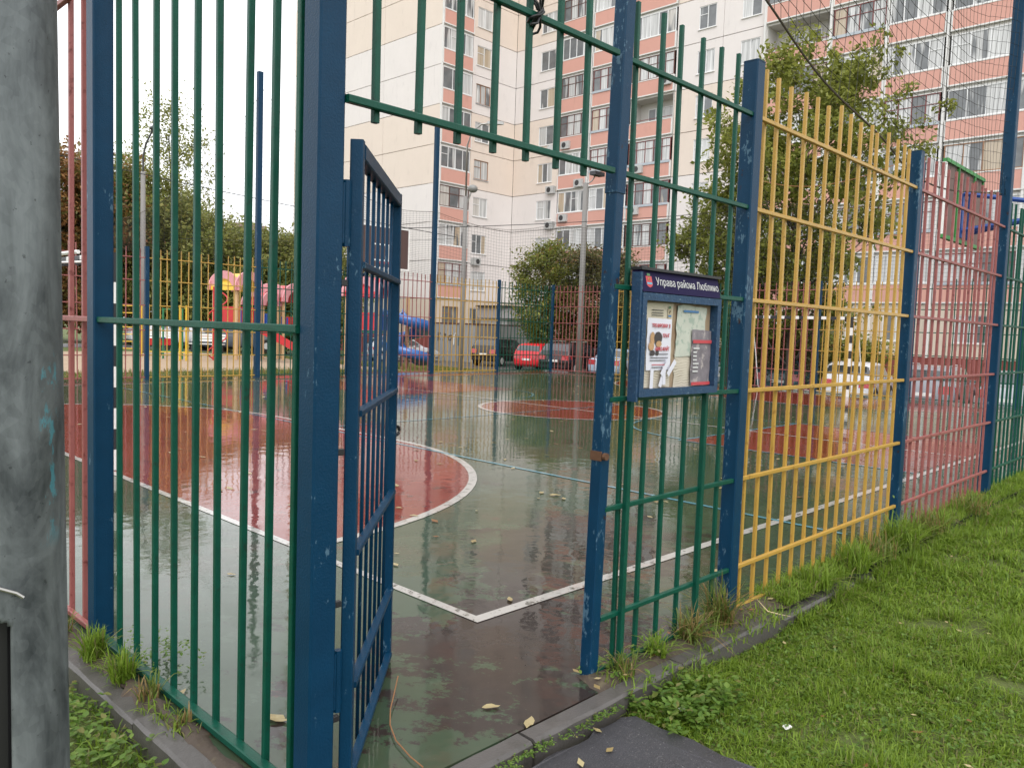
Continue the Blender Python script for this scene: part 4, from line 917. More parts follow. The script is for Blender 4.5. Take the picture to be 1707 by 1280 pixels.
    if kind == 'sedan': crosswin(3, .05, .9, 'rear_window'); crosswin(6, .08, .92, 'windscreen')
    else: crosswin(1, .55, 1.0, 'rear_window'); crosswin(2, 0.0, .85, 'rear_window'); crosswin(6, .08, .92, 'windscreen')
    # wheels
    R = .33 if kind == 'suv' else .30
    for wx in (.72 if kind != 'hatch' else .62, L_-.85):
        for sd_ in (-1, 1):
            o = put('wheel', shared(('tyre', R), lambda: MB().prism([(R*math.cos(i*.314), R*math.sin(i*.314)) for i in range(20)], -.1, .1, 'y').mesh('wheel', M['black'])), t, (wx, sd_*(hw-.07), R))
            put('rim', shared(('rim', R), lambda: MB().prism([(R*.62*math.cos(i*.449), R*.62*math.sin(i*.449)) for i in range(14)], -.108, .108, 'y').mesh('rim', hm)), o)
            MB().prism([((R+.06)*math.cos(i*.314), (R+.06)*math.sin(i*.314)) for i in range(20)], -.02, .02, 'y').build('wheel_arch', trim, t, loc=(wx, sd_*(hw-.012), R+.01))
    rl = shared('taill', lambda: mat('tail_light', (.42, .012, .018), .2, .1, 9, coat=1)); zb = st[1][2]
    for sd_ in (-1, 1):
        MB().add([(-.006, sd_*hw*.50, zb-.26), (.03, sd_*hw*.50, zb-.02), (.035, sd_*hw*.93, zb-.0), (.01, sd_*hw*.93, zb-.26), (.30, sd_*(hw*1.012), zb-.06), (.30, sd_*(hw*1.012), zb-.22), (.12, sd_*hw*.5, zb-.02), (.12, sd_*hw*.5, zb-.26)],
                 [q if sd_ > 0 else tuple(reversed(q)) for q in [(0, 1, 2, 3), (3, 2, 4, 5), (1, 6, 2), (0, 3, 7)]]).build('tail_light', rl, t)
        MB().box(L_*.60, L_*.60+.12, min(sd_*hw*.97, sd_*(hw+.16)), max(sd_*hw*.97, sd_*(hw+.16)), zb-.02, zb+.12).build('mirror', pm, t)
        MB().add([(L_-.10, sd_*hw*.45, .52), (L_-.26, sd_*hw*.80, .54), (L_-.30, sd_*hw*.82, .66), (L_-.16, sd_*hw*.46, .66)], [(0, 1, 2, 3)]).build('headlight', hm, t)
    if plate: MB().box(-.012, .02, -.26, .26, zb-.36, zb-.25).build('number_plate', M['white'], t)
    MB().box(-.04, .10, -hw*.78, hw*.78, .36, .50).build('rear_bumper', trim if kind == 'suv' else pm, t)
    if kind in ('suv', 'wagon'):
        for sd_ in (-1, 1): MB().tube([(.7, sd_*hw*.70, H+.03), (1.5, sd_*hw*.72, H+.05), (2.5, sd_*hw*.70, H+.02)], .018, 6).build('roof_rail', hm, t)
    return t
HX = R_(6)
car('black off-roader parked beside the metal enclosure', 806, 48, R_(14), (.012, .012, .014), 'suv')
car('bright red hatchback parked in front of the black off-roader', 879, 44.5, R_(16), (.60, .010, .022), 'hatch', rough=.35)
car('black estate car with roof rails right of the red hatchback', 924, 41.5, R_(12), (.014, .013, .015), 'suv')
car('dark maroon saloon behind the concrete lamp post', 963, 43.5, R_(14), (.04, .010, .014), 'sedan')
car('pale blue saloon with red lights behind the leaning gate post', 1008, 39.5, R_(14), (.34, .42, .52), 'sedan')
car('silver car seen below the spiral slide', 612, 50, R_(-25), (.42, .43, .45), 'wagon')
car('white hatchback behind the far goal', 1415, 27.2, R_(8), (.66, .66, .68), 'hatch')
car('silver estate car behind the near red panel', 1545, 25.2, R_(6), (.26, .265, .29), 'wagon')
car('light silver car at the right edge behind the green panel', 1690, 23.5, R_(4), (.36, .37, .40), 'sedan')
car('dark teal car half hidden under the ash tree', 1300, 31, R_(10), (.03, .075, .085), 'wagon')
car('grey blue car behind the notice board post', 1205, 34, R_(10), (.26, .31, .36), 'sedan')
for i, (px, d, c, lb) in enumerate(((215, 44, (.6, .6, .62), 'white car far behind the yellow ladder'), (275, 46, (.55, .57, .6), 'pale car far behind the spring rider'), (330, 45, (.1, .11, .13), 'dark car far left of the playground tower'))):
    car(lb, px, d, R_(-8), c, 'sedan')

# ------------------------------------------------------------------ trees
def leaf_cloud(centres, per, spread, size, rr, elong=1.6, droop=.3):
    C = np.repeat(np.asarray(centres, float), per, 0); n = len(C)
    P = C + rr.normal(0, 1, (n, 3))*np.asarray(spread)
    a = rr.uniform(0, 2*np.pi, n); e = rr.normal(-droop, .55, n)
    U = np.stack([np.cos(a)*np.cos(e), np.sin(a)*np.cos(e), np.sin(e)], 1); W = np.stack([-np.sin(a), np.cos(a), rr.normal(0, .6, n)], 1); W /= np.linalg.norm(W, axis=1)[:, None]
    s = size*rr.uniform(.6, 1.35, n)[:, None]
    V = np.stack([P, P+U*s*elong*.5+W*s*.5, P+U*s*elong, P+U*s*elong*.5-W*s*.5], 1).reshape(-1, 3)
    return V, np.arange(4*n).reshape(n, 4)
def tree(name, label, x, y, h, trunk_r, crown, leafm, seed, nb=26, per=60, spread=.35, size=.10, up=.9, first=.28, cat='tree', group=None, elong=1.6, sub=4, z0=None, droop=.3):
    """crown = (rx, ry) half widths; limbs leave the trunk and fork, leaves gather along the twigs"""
    r = random.Random(seed); rr = np.random.default_rng(seed); zb = gz(x, y) if z0 is None else z0
    t = thing(name, label, cat, (x, y, zb), 0, group); b = MB(); C = []
    ptsT = [(0, 0, -.1)]; px_, py_ = 0, 0
    for i in range(1, 9): px_ += r.uniform(-.03, .03)*h*.2; py_ += r.uniform(-.03, .03)*h*.2; ptsT.append((px_, py_, h*.93*i/8))
    b.tube(ptsT, [trunk_r*(1-.85*i/8)+.012 for i in range(9)], 8)
    tw = MB()
    for i in range(nb):
        f = first + (1-first)*(i/nb)**.9; z = h*f*.93; k = min(7, int(f*8)); base = Vector(ptsT[k]).lerp(Vector(ptsT[k+1]), f*8-k)
        prof = math.sin(math.pi*min(1, (f-first*.6)/(1.06-first*.6)))**.65
        a = i*2.399 + r.uniform(-.4, .4); ln = prof*r.uniform(.65, 1.12); tip = base + Vector((math.cos(a)*crown[0]*ln, math.sin(a)*crown[1]*ln, up*h*.17*r.uniform(.4, 1.3)))
        mid = base.lerp(tip, .5) + Vector((0, 0, -.05*h*r.uniform(.1, .6)))
        tw.tube([base, mid, tip], [trunk_r*.32*(1.1-f)+.012, trunk_r*.2*(1.1-f)+.009, .006], 5)
        for s in range(sub):
            q = mid.lerp(tip, r.uniform(-.2, 1)); e = q + Vector((r.gauss(0, 1)*crown[0]*.22, r.gauss(0, 1)*crown[1]*.22, r.uniform(.1, .9)*up*h*.10))
            tw.tube([q, e], [.012, .004], 4)
            for j in range(3): C.append(q.lerp(e, .3+.35*j) + Vector((r.gauss(0, .06), r.gauss(0, .06), r.gauss(0, .06))))
        C.append(tip)
    V, F = leaf_cloud([tuple(c) for c in C], per, (spread, spread, spread*.85), size, rr, elong, droop)
    b.build('trunk', M['bark'], t, smooth=True); tw.build('limbs', M['bark'], t, smooth=True); put('crown', np_mesh('crown', V, F, leafm), t); return t
tx, ty = xy(1320, 29)
tree('ash_tree', 'large green ash tree with upright sprays behind the yellow panel', tx, ty, 10.4, .13, (3.8, 3.8), M['leafA'], 5, nb=54, per=40, spread=.17, size=.12, up=1.6, first=.10, sub=5)
tx, ty = xy(1215, 32); tree('ash_tree', 'smaller green tree left of the ash behind the notice board panel', tx, ty, 7.0, .10, (2.2, 2.2), M['leafA'], 9, nb=26, per=44, spread=.22, size=.115, up=1.2, first=.15)
tx, ty = xy(915, 49); tree('bush_tree', 'yellow green bushy tree above the red hatchback', tx, ty, 7.4, .10, (2.5, 2.5), M['leafB'], 12, nb=30, per=42, spread=.30, size=.13, up=.6, first=.10, cat='tree')
tx, ty = xy(1005, 47); tree('dark_shrub', 'tall dark brownish shrub behind the concrete lamp post', tx, ty, 6.6, .12, (2.9, 2.9), M['leafC'], 14, nb=36, per=46, spread=.32, size=.13, up=.8, first=.08, cat='shrub')
tx, ty = xy(1060, 44); tree('dark_shrub', 'dark shrub hidden behind the leaning gate post', tx, ty, 4.6, .10, (2.0, 2.0), M['leafC'], 15, nb=24, per=42, spread=.3, size=.12, up=.7, first=.08, cat='shrub')
tx, ty = xy(1300, 33); tree('dark_shrub', 'low dark hedge shrub under the ash tree', tx, ty, 2.6, .06, (2.4, 2.4), M['leafC'], 16, nb=24, per=50, spread=.28, size=.10, up=.6, first=.05, cat='shrub')
tx, ty = xy(1400, 34); tree('dark_shrub', 'low green shrub behind the white hatchback', tx, ty, 2.4, .06, (1.8, 1.8), M['leafA'], 17, nb=20, per=44, spread=.26, size=.10, up=.6, first=.05, cat='shrub')
lt = [(118, 44, 8.6, 3.2, 'leafD', 'rusty autumn tree right beside the galvanised pole'), (170, 50, 9.2, 3.2, 'leafD', 'orange brown tree behind the blue left post'),
      (215, 48, 8.8, 3.4, 'leafE', 'olive tree left of the dark lamp post'), (265, 52, 8.4, 3.8, 'leafE', 'broad yellow green tree behind the dark lamp post'), (320, 50, 7.0, 3.8, 'leafE', 'willow like tree behind the red spiral climber'),
      (375, 54, 6.6, 3.8, 'leafE', 'rounded green tree behind the playground roofs'), (425, 56, 6.8, 3.8, 'leafE', 'yellow green tree behind the tall net post'), (475, 54, 6.5, 3.6, 'leafE', 'green tree left of the corner post'), (525, 56, 6.8, 3.8, 'leafE', 'green tree hidden by the corner post'), (60, 44, 8.0, 3.2, 'leafD', 'autumn tree hidden by the galvanised pole')]
for i, (px, d, h, cr, lm, lb) in enumerate(lt):
    tx, ty = xy(px, d); tree('broadleaf_tree', lb, tx, ty, h*1.22, .13, (cr*1.1, cr*1.1), M[lm], 30+i, nb=34, per=44, spread=.42, size=.15, up=.5, first=.06, group='trees behind the playground', sub=4)
tx, ty = xy(285, 58); tree('thin_tree', 'tall thin nearly bare tree rising above the others on the left', tx, ty, 16.2, .14, (3.3, 3.3), M['leafE'], 60, nb=40, per=14, spread=.35, size=.14, up=.8, first=.35, sub=4)

# ------------------------------------------------------------------ playground
beige = mat('varnished_beam', (.55, .36, .19), .5, .12, 8, stretch=(5, 5, .5)); redp = mat('play_red', (.50, .025, .03), .4); yelp = mat('play_yellow', (.70, .45, .04), .4); blup = mat('play_blue', (.02, .09, .40), .35, coat=.5); grnp = mat('play_green', (.015, .16, .06), .5); pinkp = mat('faded_pink_plastic', (.60, .27, .29), .45, .1, 5); slid = mat('slide_blue_plastic', (.022, .13, .42), .3, .08, 3, coat=.6)
def fz(x, y): return gz(x, y) + .012
def arch_roof(t, w, z, m):
    """barrel roof with scalloped fascia"""
    def band(y0, y1, r0, r1, nm, mm, zz=z):
        b = MB(); n = 14; V = []
        for k in range(n+1):
            a = math.pi*k/n
            for yy_ in (y0, y1):
                for r in (r0, r1): V.append((r*math.cos(a), yy_, zz + r*.95*math.sin(a)))
        F = []
        for k in range(n):
            o = k*4; F += [(o+1, o+5, o+7, o+3), (o, o+2, o+6, o+4), (o, o+4, o+5, o+1), (o+2, o+3, o+7, o+6)]
        return b.add(V, F).build(nm, mm, t)
    band(-w/2-.02, w/2+.02, w*.50, w*.60, 'roof', m); n0 = len(t.children)
    for o in (band(-w/2-.10, -w/2-.03, w*.40, w*.68, 'fascia', pinkp), band(w/2+.03, w/2+.10, w*.40, w*.68, 'fascia', pinkp)): pass
    for sg in (-1, 1):
        o = band(sg*(w/2+.065)-.035, sg*(w/2+.065)+.035, w*.40, w*.66, 'fascia', pinkp); o.rotation_euler = (0, 0, math.pi/2)
def play_tower(px, d, label, w, zd, ztop, rz, roofm, pan):
    x, y = xy(px, d); t = thing('play_tower', label, 'playground tower', (x, y, fz(x, y)), rz)
    for sx in (-1, 1):
        for sy in (-1, 1): MB().cbox(.11, .11, 0, ztop, .01).build('beam', beige, t, loc=(sx*w/2, sy*w/2, 0))
    MB().box(-w/2+.06, w/2-.06, -w/2+.06, w/2-.06, zd-.09, zd).build('deck', grnp, t)
    arch_roof(t, w*1.05, ztop-.05, roofm)
    for i, (sd_, m) in enumerate(pan):
        a, b, c, e = ((-w/2+.06, w/2-.06, -w/2-.02, -w/2+.02), (-w/2+.06, w/2-.06, w/2-.02, w/2+.02), (-w/2-.02, -w/2+.02, -w/2+.06, w/2-.06), (w/2-.02, w/2+.02, -w/2+.06, w/2-.06))[sd_]
        MB().box(a, b, c, e, zd+.02, zd+.72).build('side_panel', m, t); 
        if sd_ < 2:
            for k in range(4): MB().box(a+.08+(b-a-.1)*k/4, a+.16+(b-a-.1)*k/4, c-.03, c-.005, zd+.05, zd+.68).build('slat', (blup, redp)[k % 2], t)
    return t
play_tower(393, 32, 'play tower with pink and yellow arched roof behind the yellow panel', 1.15, 1.35, 2.75, R_(20), yelp, [(0, redp), (2, redp)])
tB = play_tower(470, 35, 'second play tower with pink scalloped roof beside the corner post', 1.2, 1.15, 2.55, R_(20), redp, [(0, redp), (3, blup)])
tC = play_tower(436, 34, 'low red and blue play platform between the two arched towers', .9, 1.2, 2.3, R_(20), redp, [(0, blup), (1, redp)])
tD = play_tower(612, 33, 'play tower with spiral slide seen through the gate bars', 1.3, 1.5, 2.9, R_(35), redp, [(0, blup), (2, redp)])
x, y = xy(345, 30); t = thing('spiral_climber', 'red spiral climbing pole left of the first play tower', 'climber', (x, y, fz(x, y)))
MB().tube([(.25, 0, 0), (.25, 0, 2.75)], .03, 8).build('pole', redp, t)
MB().tube([(.25-.34*math.sin(k*.21)*1.0 - .0, .34*math.cos(k*.21)-.34, .05+2.7*k/60) for k in range(61)], .026, 6).build('spiral', redp, t)
x, y = xy(679, 34); t = thing('spiral_slide', 'blue plastic spiral slide behind the far red panel', 'slide', (x, y, fz(x, y)))
def spiral():
    V = []; n = 64; sec = [(-.42, .32), (-.40, .05), (-.25, -.04), (0, -.06), (.25, -.04), (.40, .05), (.42, .32), (.46, .32), (.44, .02), (.28, -.09), (0, -.12), (-.28, -.09), (-.44, .02), (-.46, .32)]
    for i in range(n+1):
        a = R_(100) + R_(585)*i/n; z = 2.45 - 2.15*i/n; R0 = .66
        for (u, v) in sec: V.append(((R0+u)*math.cos(a), (R0+u)*math.sin(a), z+(v if v < .1 else v*min(1, .12+i/7, .12+(n-i)/6))))
    m = len(sec); F = [(i*m+k, (i+1)*m+k, (i+1)*m+(k+1) % m, i*m+(k+1) % m) for i in range(n) for k in range(m)]
    return MB().add(V, F + [tuple(range(m)), tuple(n*m+k for k in range(m-1, -1, -1))])
spiral().build('chute', slid, t, smooth=True); MB().cbox(.13, .13, 0, 3.05, .01).build('centre_post', beige, t)
MB().tube([(-.7, -.5, 0), (-.7, -.5, 2.4)], .03, 6).build('support', M['darkmetal'], t)
x, y = xy(432, 31); t = thing('straight_slide', 'small blue slide with red side between the play towers', 'slide', (x, y, fz(x, y)), R_(-30))
MB().add([(0, -.25, 1.2), (0, .25, 1.2), (1.9, .25, .2), (1.9, -.25, .2), (0, -.25, 1.15), (0, .25, 1.15), (1.9, .25, .15), (1.9, -.25, .15)], [(0, 3, 2, 1), (4, 5, 6, 7), (0, 1, 5, 4), (2, 3, 7, 6), (1, 2, 6, 5), (3, 0, 4, 7)]).build('chute', blup, t)
for sy in (-.29, .26): MB().add([(0, sy, 1.1), (0, sy+.03, 1.1), (1.9, sy+.03, .12), (1.9, sy, .12), (0, sy, 1.5), (0, sy+.03, 1.5), (1.9, sy+.03, .38), (1.9, sy, .38)], [(0, 3, 2, 1), (4, 5, 6, 7), (0, 1, 5, 4), (2, 3, 7, 6), (1, 2, 6, 5), (3, 0, 4, 7)]).build('side_panel', redp, t)
for sx in (.1, 1.75): MB().tube([(sx, 0, 0), (sx, 0, 1.1 if sx < 1 else .2)], .035, 6).build('leg', M['darkmetal'], t)
def ladder(px, d, label, rz, w, h, m, n):
    x, y = xy(px, d); t = thing('climbing_frame', label, 'climbing frame', (x, y, fz(x, y)), rz)
    for sx in (0, w): MB().tube([(sx, 0, 0), (sx, 0, h)], .035, 6).build('upright', m, t)
    for k in range(n): MB().tube([(0, 0, .3+(h-.35)*k/(n-1)), (w, 0, .3+(h-.35)*k/(n-1))], .022, 6).build('rung', m, t)
    return t
yl = mat('yellow_tube', (.62, .40, .03), .4); ladder(200, 31, 'yellow climbing ladder left of the dark lamp post', R_(-40), .8, 2.0, yl, 7)
t = ladder(248, 29, 'yellow horizontal bar frame right of the dark lamp post', R_(-40), 1.6, 2.0, yl, 2)
t = ladder(300, 29, 'yellow double post frame left of the red spiral', R_(-40), .22, 2.0, yl, 2)
ladder(272, 30, 'dark green bar frame behind the yellow frame', R_(-42), .7, 1.9, grnp, 2)
x, y = xy(268, 33); t = thing('spring_rider', 'red and white spring rider behind the yellow bar frame', 'spring rider', (x, y, fz(x, y)))
MB().tube([(.07*math.cos(k*.8), .07*math.sin(k*.8), .01+.008*k) for k in range(50)], .015, 5).build('spring', M['darkmetal'], t); MB().box(-.5, .5, -.04, .04, .40, .68).build('body', redp, t); MB().tube([(.2*math.cos(k*.5236), 0, .86+.2*math.sin(k*.5236)) for k in range(13)], .025, 6).build('wheel_ring', M['white'], t); MB().box(-.15, .15, -.14, .14, .68, .72).build('seat', blup, t)
for px, lb in ((345, 'grey slatted bench left of the first play tower'), (255, 'white slatted bench behind the spring rider')):
    x, y = xy(px, 38); t = thing('park_bench', lb, 'bench', (x, y, gz(x, y)), R_(-44))
    for k in range(3): MB().box(-.8, .8, -.2+.14*k, -.09+.14*k, .42, .46).build('seat_slat', M['white'], t)
    for k in range(3): MB().box(-.8, .8, .24, .27, .55+.13*k, .65+.13*k).build('back_slat', M['white'], t)
    for sx in (-.65, .65): MB().box(sx-.03, sx+.03, -.2, .28, 0, .419).build('leg', M['darkmetal'], t)

# ------------------------------------------------------------------ grass, weeds, leaves
def blades(P, H, rr, width=.0045, lean=.55, seg=3):
    n = len(P); a = rr.uniform(0, 2*np.pi, n); ln = np.abs(rr.normal(0, lean, n)); D = np.stack([np.cos(a), np.sin(a), np.zeros(n)], 1); Wd = np.stack([-np.sin(a), np.cos(a), np.zeros(n)], 1)
    H = np.asarray(H)[:, None]; wd = (width*rr.uniform(.6, 1.5, n))[:, None]; rows = []
    for s in range(seg):
        f = s/seg; c = P + D*(H*ln[:, None]*f**1.8) + np.array([0, 0, 1.0])*H*f*(1-.25*ln[:, None]*f); k = wd*(1-.45*f); rows += [c-Wd*k, c+Wd*k]
    tip = P + D*(H*ln[:, None]) + np.array([0, 0, 1.0])*H*np.maximum(.12, 1-.42*ln[:, None]); rows.append(tip)
    V = np.stack(rows, 1).reshape(-1, 3); m = 2*seg+1; F = []
    for s in range(seg-1): F += [[2*s, 2*s+1, 2*s+3], [2*s, 2*s+3, 2*s+2]]
    F.append([2*seg-2, 2*seg-1, 2*seg]); F = np.array(F)
    return V, (F[None] + (np.arange(n)*m)[:, None, None]).reshape(-1, 3)
def value(x, y, rr_seed, sc):                                             # cheap smooth value noise on arrays
    g = np.random.default_rng(rr_seed).uniform(0, 1, (64, 64)); u = x*sc; v = y*sc; i = np.floor(u).astype(int); j = np.floor(v).astype(int); fu = u-i; fv = v-j; fu = fu*fu*(3-2*fu); fv = fv*fv*(3-2*fv)
    G_ = lambda a, b: g[a % 64, b % 64]
    return (G_(i, j)*(1-fu)+G_(i+1, j)*fu)*(1-fv) + (G_(i, j+1)*(1-fu)+G_(i+1, j+1)*fu)*fv
def grass_field():
    rr = np.random.default_rng(3); V_, F_, o = [], [], 0
    zones = [(2.45, 5.2, -.6, 1.90, 92000), (5.2, 9.0, -1.5, 1.92, 66000), (9.0, 16.0, -3.5, 1.92, 44000), (2.67, 5.5, -3.0, -.6, 8000), (.2, 1.18, 1.9, 5.0, 6000)]
    for (x0, x1, y0, y1, n) in zones:
        x = rr.uniform(x0, x1, n); y = rr.uniform(y0, y1, n)
        edge = 2.69 + .07*(value(x*0, y, 5, 6)-.5); keep = (x > edge) | (x < 1.25)
        den = value(x, y, 8, 3.5)*.6 + value(x, y, 9, 9)*.4; keep &= den > rr.uniform(.16, .58, n)
        x, y, den = x[keep], y[keep], den[keep]; n = len(x)
        tall = value(x, y, 21, 2.2)*.6 + value(x, y, 22, 7)*.5
        h = (.012 + .115*tall**3)*rr.uniform(.6, 1.4, n) + .016
        P = np.stack([x, y, np.full(n, -.102)], 1); V, F = blades(P, h, rr, .0024*(1.0 if x0 < 5 else 1.7), 1.25); V_.append(V); F_.append(F+o); o += len(V)
    return tag(put('grass', np_mesh('grass', np.concatenate(V_), np.concatenate(F_), M['grass'])), 'short wet lawn grass right of the path', 'grass', kind='stuff')
grass_field()
def tuft(label, x, y, n, h, r, seed, m='grassdry', z=.01, lean=.75):
    rr = np.random.default_rng(seed); a = rr.uniform(0, 6.283, n); q = r*np.sqrt(rr.uniform(0, 1, n)); P = np.stack([q*np.cos(a), q*np.sin(a), np.zeros(n)], 1)
    V, F = blades(P, h*rr.uniform(.45, 1.15, n), rr, .0032, lean, 4); return tag(put('grass_tuft', np_mesh('grass_tuft', V, F, M[m]), None, (x, y, z)), label, 'grass tuft', 'grass tufts along the fence foot')
tf = [(3.10, 2.0, 90, .13, .04, 'small grass tuft on the kerb below the notice board'), (3.38, 2.0, 150, .19, .06, 'dry arching grass tuft under the notice board right leg'), (3.70, 2.02, 170, .26, .07, 'tall grass tuft left of the flaking blue post'), (2.82, 1.99, 60, .12, .05, 'weedy tuft at the foot of the leaning gate post'),
      (4.72, 1.95, 150, .17, .09, 'green tuft at the foot of the yellow panel near the flaking post'), (5.25, 1.93, 240, .24, .09, 'bushy tuft in the middle of the yellow panel foot'), (5.72, 1.95, 130, .20, .13, 'loose tuft right of the middle of the yellow panel foot'), (6.18, 1.94, 260, .28, .12, 'largest tuft left of the second blue post'), (6.85, 1.95, 150, .24, .14, 'tuft right of the second blue post'), (7.9, 1.95, 150, .22, .16, 'tuft at the foot of the near red panel'),
      (1.200, 3.62, 190, .16, .045, 'bright green tuft on the left kerb next to the blue post'), (1.215, 3.34, 170, .15, .05, 'grass tuft on the left kerb below the green panel'), (1.225, 3.10, 70, .11, .04, 'yellowish tuft on the left kerb below the third green bar'), (1.23, 2.80, 30, .09, .03, 'thin tuft on the left kerb near the corner post'), (1.17, 4.0, 110, .12, .06, 'tuft at the foot of the left red panel')]
for i, (x, y, n, h, r, lb) in enumerate(tf): tuft(lb, x, y, n, h, r, 100+i, 'grass' if i in (0, 4, 5, 7, 10, 11) else 'grassdry', lean=.95 if i < 10 else .6)
def verge():
    rr = np.random.default_rng(77); V_, F_, o = [], [], 0
    for (x0, x1, n, hm_) in ((2.66, 4.3, 900, .07), (4.25, 7.0, 12000, .10), (7.0, 14.0, 18000, .12), (1.16, 1.26, 600, .05)):
        if x0 > 2: x = rr.uniform(x0, x1, n); y = rr.uniform(1.80, 2.13, n)
        else: x = rr.uniform(x0, x1, n); y = rr.uniform(2.7, 5.2, n)
        c = value(x, y, 41, 5)*.6 + value(x, y, 42, 14)*.5; thr = .62 if x0 < 4 else .36
        k = c > thr + rr.normal(0, .06, n); x, y, c = x[k], y[k], c[k]
        V, F = blades(np.stack([x, y, np.where((y < 1.9) & (x0 > 4), -.09, .004)], 1), hm_*(.25+c)*rr.uniform(.4, 1.2, len(x))*np.where((y < 1.9) & (x0 > 4), 1.25, 1), rr, .0028, 1.0); V_.append(V); F_.append(F+o); o += len(V)
    tag(put('verge_grass', np_mesh('verge_grass', np.concatenate(V_), np.concatenate(F_), M['grass'])), 'patchy half dry grass along the foot of the near fence', 'grass', kind='stuff')
verge()
def weeds(name, label, boxes, n, seed, size=.02, hmax=.08, zb=-.1, stuff=True):
    """low broad-leaved plants: stems with pairs of folded oval leaves"""
    rr = np.random.default_rng(seed); V_, F_, o = [], [], 0; B = MB()
    for (x0, x1, y0, y1, fr) in boxes:
        m = int(n*fr); cx = rr.uniform(x0, x1, m); cy = rr.uniform(y0, y1, m)
        for a, b in zip(cx, cy):
            h = hmax*rr.uniform(.35, 1.1); nl = rr.integers(4, 9); top = np.array([a+rr.normal(0, .02), b+rr.normal(0, .02), zb+h])
            B.tube([(a, b, zb), tuple(top)], .0012, 3, cap=False)
            for k in range(nl):
                f = rr.uniform(.3, 1.05); p = np.array([a, b, zb])*(1-f) + top*f; an = rr.uniform(0, 6.283); el = rr.normal(.1, .35); s = size*rr.uniform(.6, 1.35)
                u = np.array([np.cos(an)*np.cos(el), np.sin(an)*np.cos(el), np.sin(el)]); v = np.array([-np.sin(an), np.cos(an), 0]); nrm = np.cross(u, v)
                q = [p, p+u*s*.4+v*s*.38+nrm*s*.10, p+u*s*.8+v*s*.30+nrm*s*.06, p+u*s*1.15, p+u*s*.8-v*s*.30+nrm*s*.06, p+u*s*.4-v*s*.38+nrm*s*.10, p+u*s*.55]
                V_.append(np.array(q)); F_.append(np.array([[0, 6, 1], [1, 6, 2], [2, 6, 3], [3, 6, 4], [4, 6, 5], [5, 6, 0]])+o); o += 7
    V = np.concatenate(V_); F = np.concatenate(F_)
    t = tag(put(name, np_mesh(name, V, F, M['weed'], True)), label, 'weeds', kind='stuff'); return t
weeds('weeds', 'low clover and broad leaved weeds among the lawn grass', [(2.72, 4.6, .4, 1.86, .75), (4.6, 8.0, -.4, 1.9, .25)], 1500, 4, .015, .05)
weeds('weeds', 'leafy weeds between the path corner and the kerb', [(2.66, 3.15, 1.58, 1.86, 1.0)], 190, 5, .026, .12)
weeds('weeds', 'leafy weeds at the foot of the left kerb beside the galvanised pole', [(.55, 1.10, 2.4, 3.6, 1.0)], 300, 6, .025, .12)
weeds('moss_strip', 'moss and tiny weeds in the gap between kerb and path', [(1.3, 2.62, 1.838, 1.872, 1.0)], 260, 7, .009, .03, -.03)
weeds('weeds', 'small weeds in the soil under the green panel', [(2.66, 3.8, 1.97, 2.12, 1.0)], 70, 8, .016, .06, .015)
weeds('weeds', 'thin tall weed climbing the second near blue post', [(6.30, 6.52, 1.93, 2.04, 1.0)], 14, 10, .018, .34, .0)
weeds('weeds', 'dark little weed growing through the left green bars', [(1.30, 1.50, 3.20, 3.62, 1.0)], 60, 9, .014, .12, .0)
def far_grass():
    rr = np.random.default_rng(8); n = 52000; c = rr.choice(3, n, p=[.38, .12, .5]); x = np.where(c < 2, rr.uniform(2, 24, n), rr.uniform(19.5, 34, n)); y = np.where(c == 0, rr.uniform(19.75, 20.9, n), np.where(c == 1, rr.uniform(20.9, 23.2, n), rr.uniform(20.5, 38, n))); k = ~((c == 2) & (x > 30)); x, y = x[k], y[k]; n = len(x)
    z = np.array([gz(a, b) for a, b in zip(x, y)]); V, F = blades(np.stack([x, y, z], 1), rr.uniform(.05, .20, n), rr, .009, .5); return tag(put('grass', np_mesh('grass', V, F, M['grassdry'])), 'rough grass strip behind the far fence', 'grass', kind='stuff')
far_grass()
def leaf_mesh(seed, s):
    r = random.Random(seed); n = 10; V = [(0, 0, .004)]
    for k in range(n):
        a = 2*math.pi*k/n; e = (1.0 if k % 5 else 1.25)*r.uniform(.8, 1.1); V.append((s*e*math.cos(a), s*.52*e*math.sin(a), .002+r.uniform(0, .010)))
    return MB().add(V, [(0, k+1, (k+1) % n+1) for k in range(n)]).mesh('fallen_leaf', M['litter'])
LM = [leaf_mesh(i, .055) for i in range(5)]
near = [((850, 997), 1), ((925, 824), 1.7), ((903, 820), 1.3), ((940, 830), 1.2), ((818, 1175), 1.1), ((882, 1202), 1.2), ((690, 858), 1.1), ((733, 772), 1.1), ((768, 745), 1), ((842, 765), 1.1), ((297, 1155), 1.2), ((330, 1182), 1.1), ((460, 1195), 1.6), ((385, 955), .8), ((665, 845), 1), ((1190, 950), 1.2), ((1110, 835), .8), ((620, 815), .9)]
for i, ((px, py), s) in enumerate(near):
    d = wray(px, py); k = -(EYE-.012)/d.z; o = put('fallen_leaf', LM[i % 5], None, (d.x*k, d.y*k, .005), random.uniform(0, 6)); o.scale = (s*.55, s*.55, s*.55)
    tag(o, 'yellowish fallen leaf lying on the wet court paint', 'leaf', 'fallen leaves on the court')
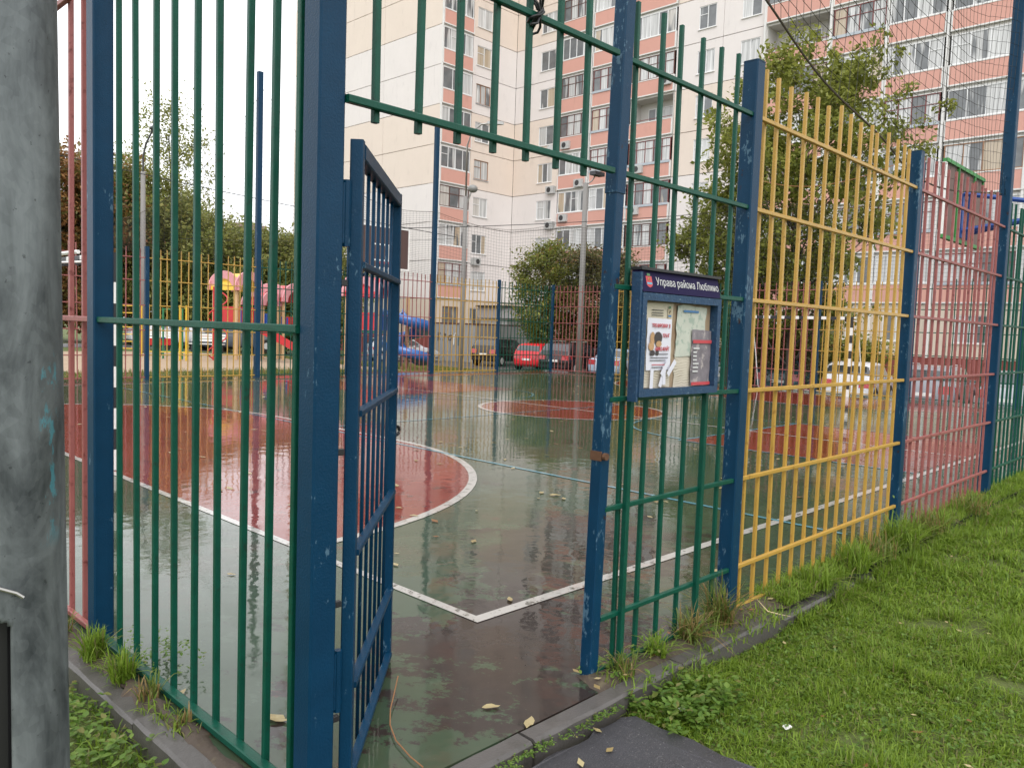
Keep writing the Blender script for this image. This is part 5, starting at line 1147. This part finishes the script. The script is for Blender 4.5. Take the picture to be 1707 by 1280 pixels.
def litter():
    rr = np.random.default_rng(17); x = np.concatenate([rr.uniform(3, 21.5, 420), rr.uniform(10, 21.5, 200), rr.uniform(1.4, 2.6, 16), rr.uniform(2.8, 9, 60), rr.uniform(2.5, 5, 40)]); y = np.concatenate([rr.uniform(3, 19, 420), rr.uniform(11, 19.2, 200), rr.uniform(1.0, 1.83, 16), rr.uniform(.2, 1.8, 60), rr.uniform(1.94, 2.12, 40)]); zz = np.concatenate([np.full(620, .009), np.full(16, -.044), rr.uniform(-.085, -.055, 60), np.full(40, .034)]); n = len(x); V_ = []; F_ = []
    for i in range(n):
        a = rr.uniform(0, 6.283); s = rr.uniform(.018, .05) if i < 620 else rr.uniform(.008, .026); c = np.array([x[i], y[i], zz[i]]); u = np.array([np.cos(a), np.sin(a), rr.uniform(-.05, .12)])*s; v = np.array([-np.sin(a), np.cos(a), rr.uniform(-.05, .12)])*s*.55
        V_ += [c-u, c+v, c+u*1.2, c-v]; F_.append([4*i, 4*i+3, 4*i+2, 4*i+1])
    tag(put('leaf_litter', np_mesh('leaf_litter', V_, F_, M['litter'])), 'small fallen leaves scattered over court, path and lawn', 'leaves', kind='stuff')
litter()
def paper(label, px, py, z, s):
    d = wray(px, py); k = (z-EYE)/d.z; r = random.Random(px); V = []; n = 5
    for j in range(n):
        for i in range(n): V.append(((i-2)*s*.4+r.uniform(-.2, .2)*s, (j-2)*s*.35+r.uniform(-.2, .2)*s, r.uniform(0, .5)*s+.01))
    F = [(j*n+i, j*n+i+1, (j+1)*n+i+1, (j+1)*n+i) for j in range(n-1) for i in range(n-1)]
    tag(put('crumpled_paper', MB().add(V, F).mesh('crumpled_paper', M['white']), None, (d.x*k, d.y*k, z)), label, 'litter')
paper('crumpled white paper scrap lying in the lawn', 1312, 1217, -.07, .022); paper('white paper scrap beside the path corner', 1137, 1187, -.06, .018); paper('pale paper scrap among the weeds by the left kerb', 242, 1178, -.07, .03)
d = wray(600, 1250); k = -EYE/d.z
tag(MB().tube([(2.02, 2.55, .05), (1.93, 2.46, .03), (1.86, 2.39, .02), (1.79, 2.30, .015), (1.74, 2.20, .012), (1.71, 2.08, .012), (1.70, 2.00, .012)], .0026, 5).build('straw', mat('straw', (.26, .12, .045), .7)), 'orange dry stalk lying under the gate', 'stalk')
tag(MB().tube([(3.96, 1.95, .10), (3.99, 1.90, .04), (4.05, 1.86, .02), (4.12, 1.83, .0)], [.001, .0035, .003, .001], 5).build('dry_leaf_blade', mat('dry_blade', (.60, .47, .27), .6)), 'pale dry grass blade at the foot of the flaking blue post', 'leaf')
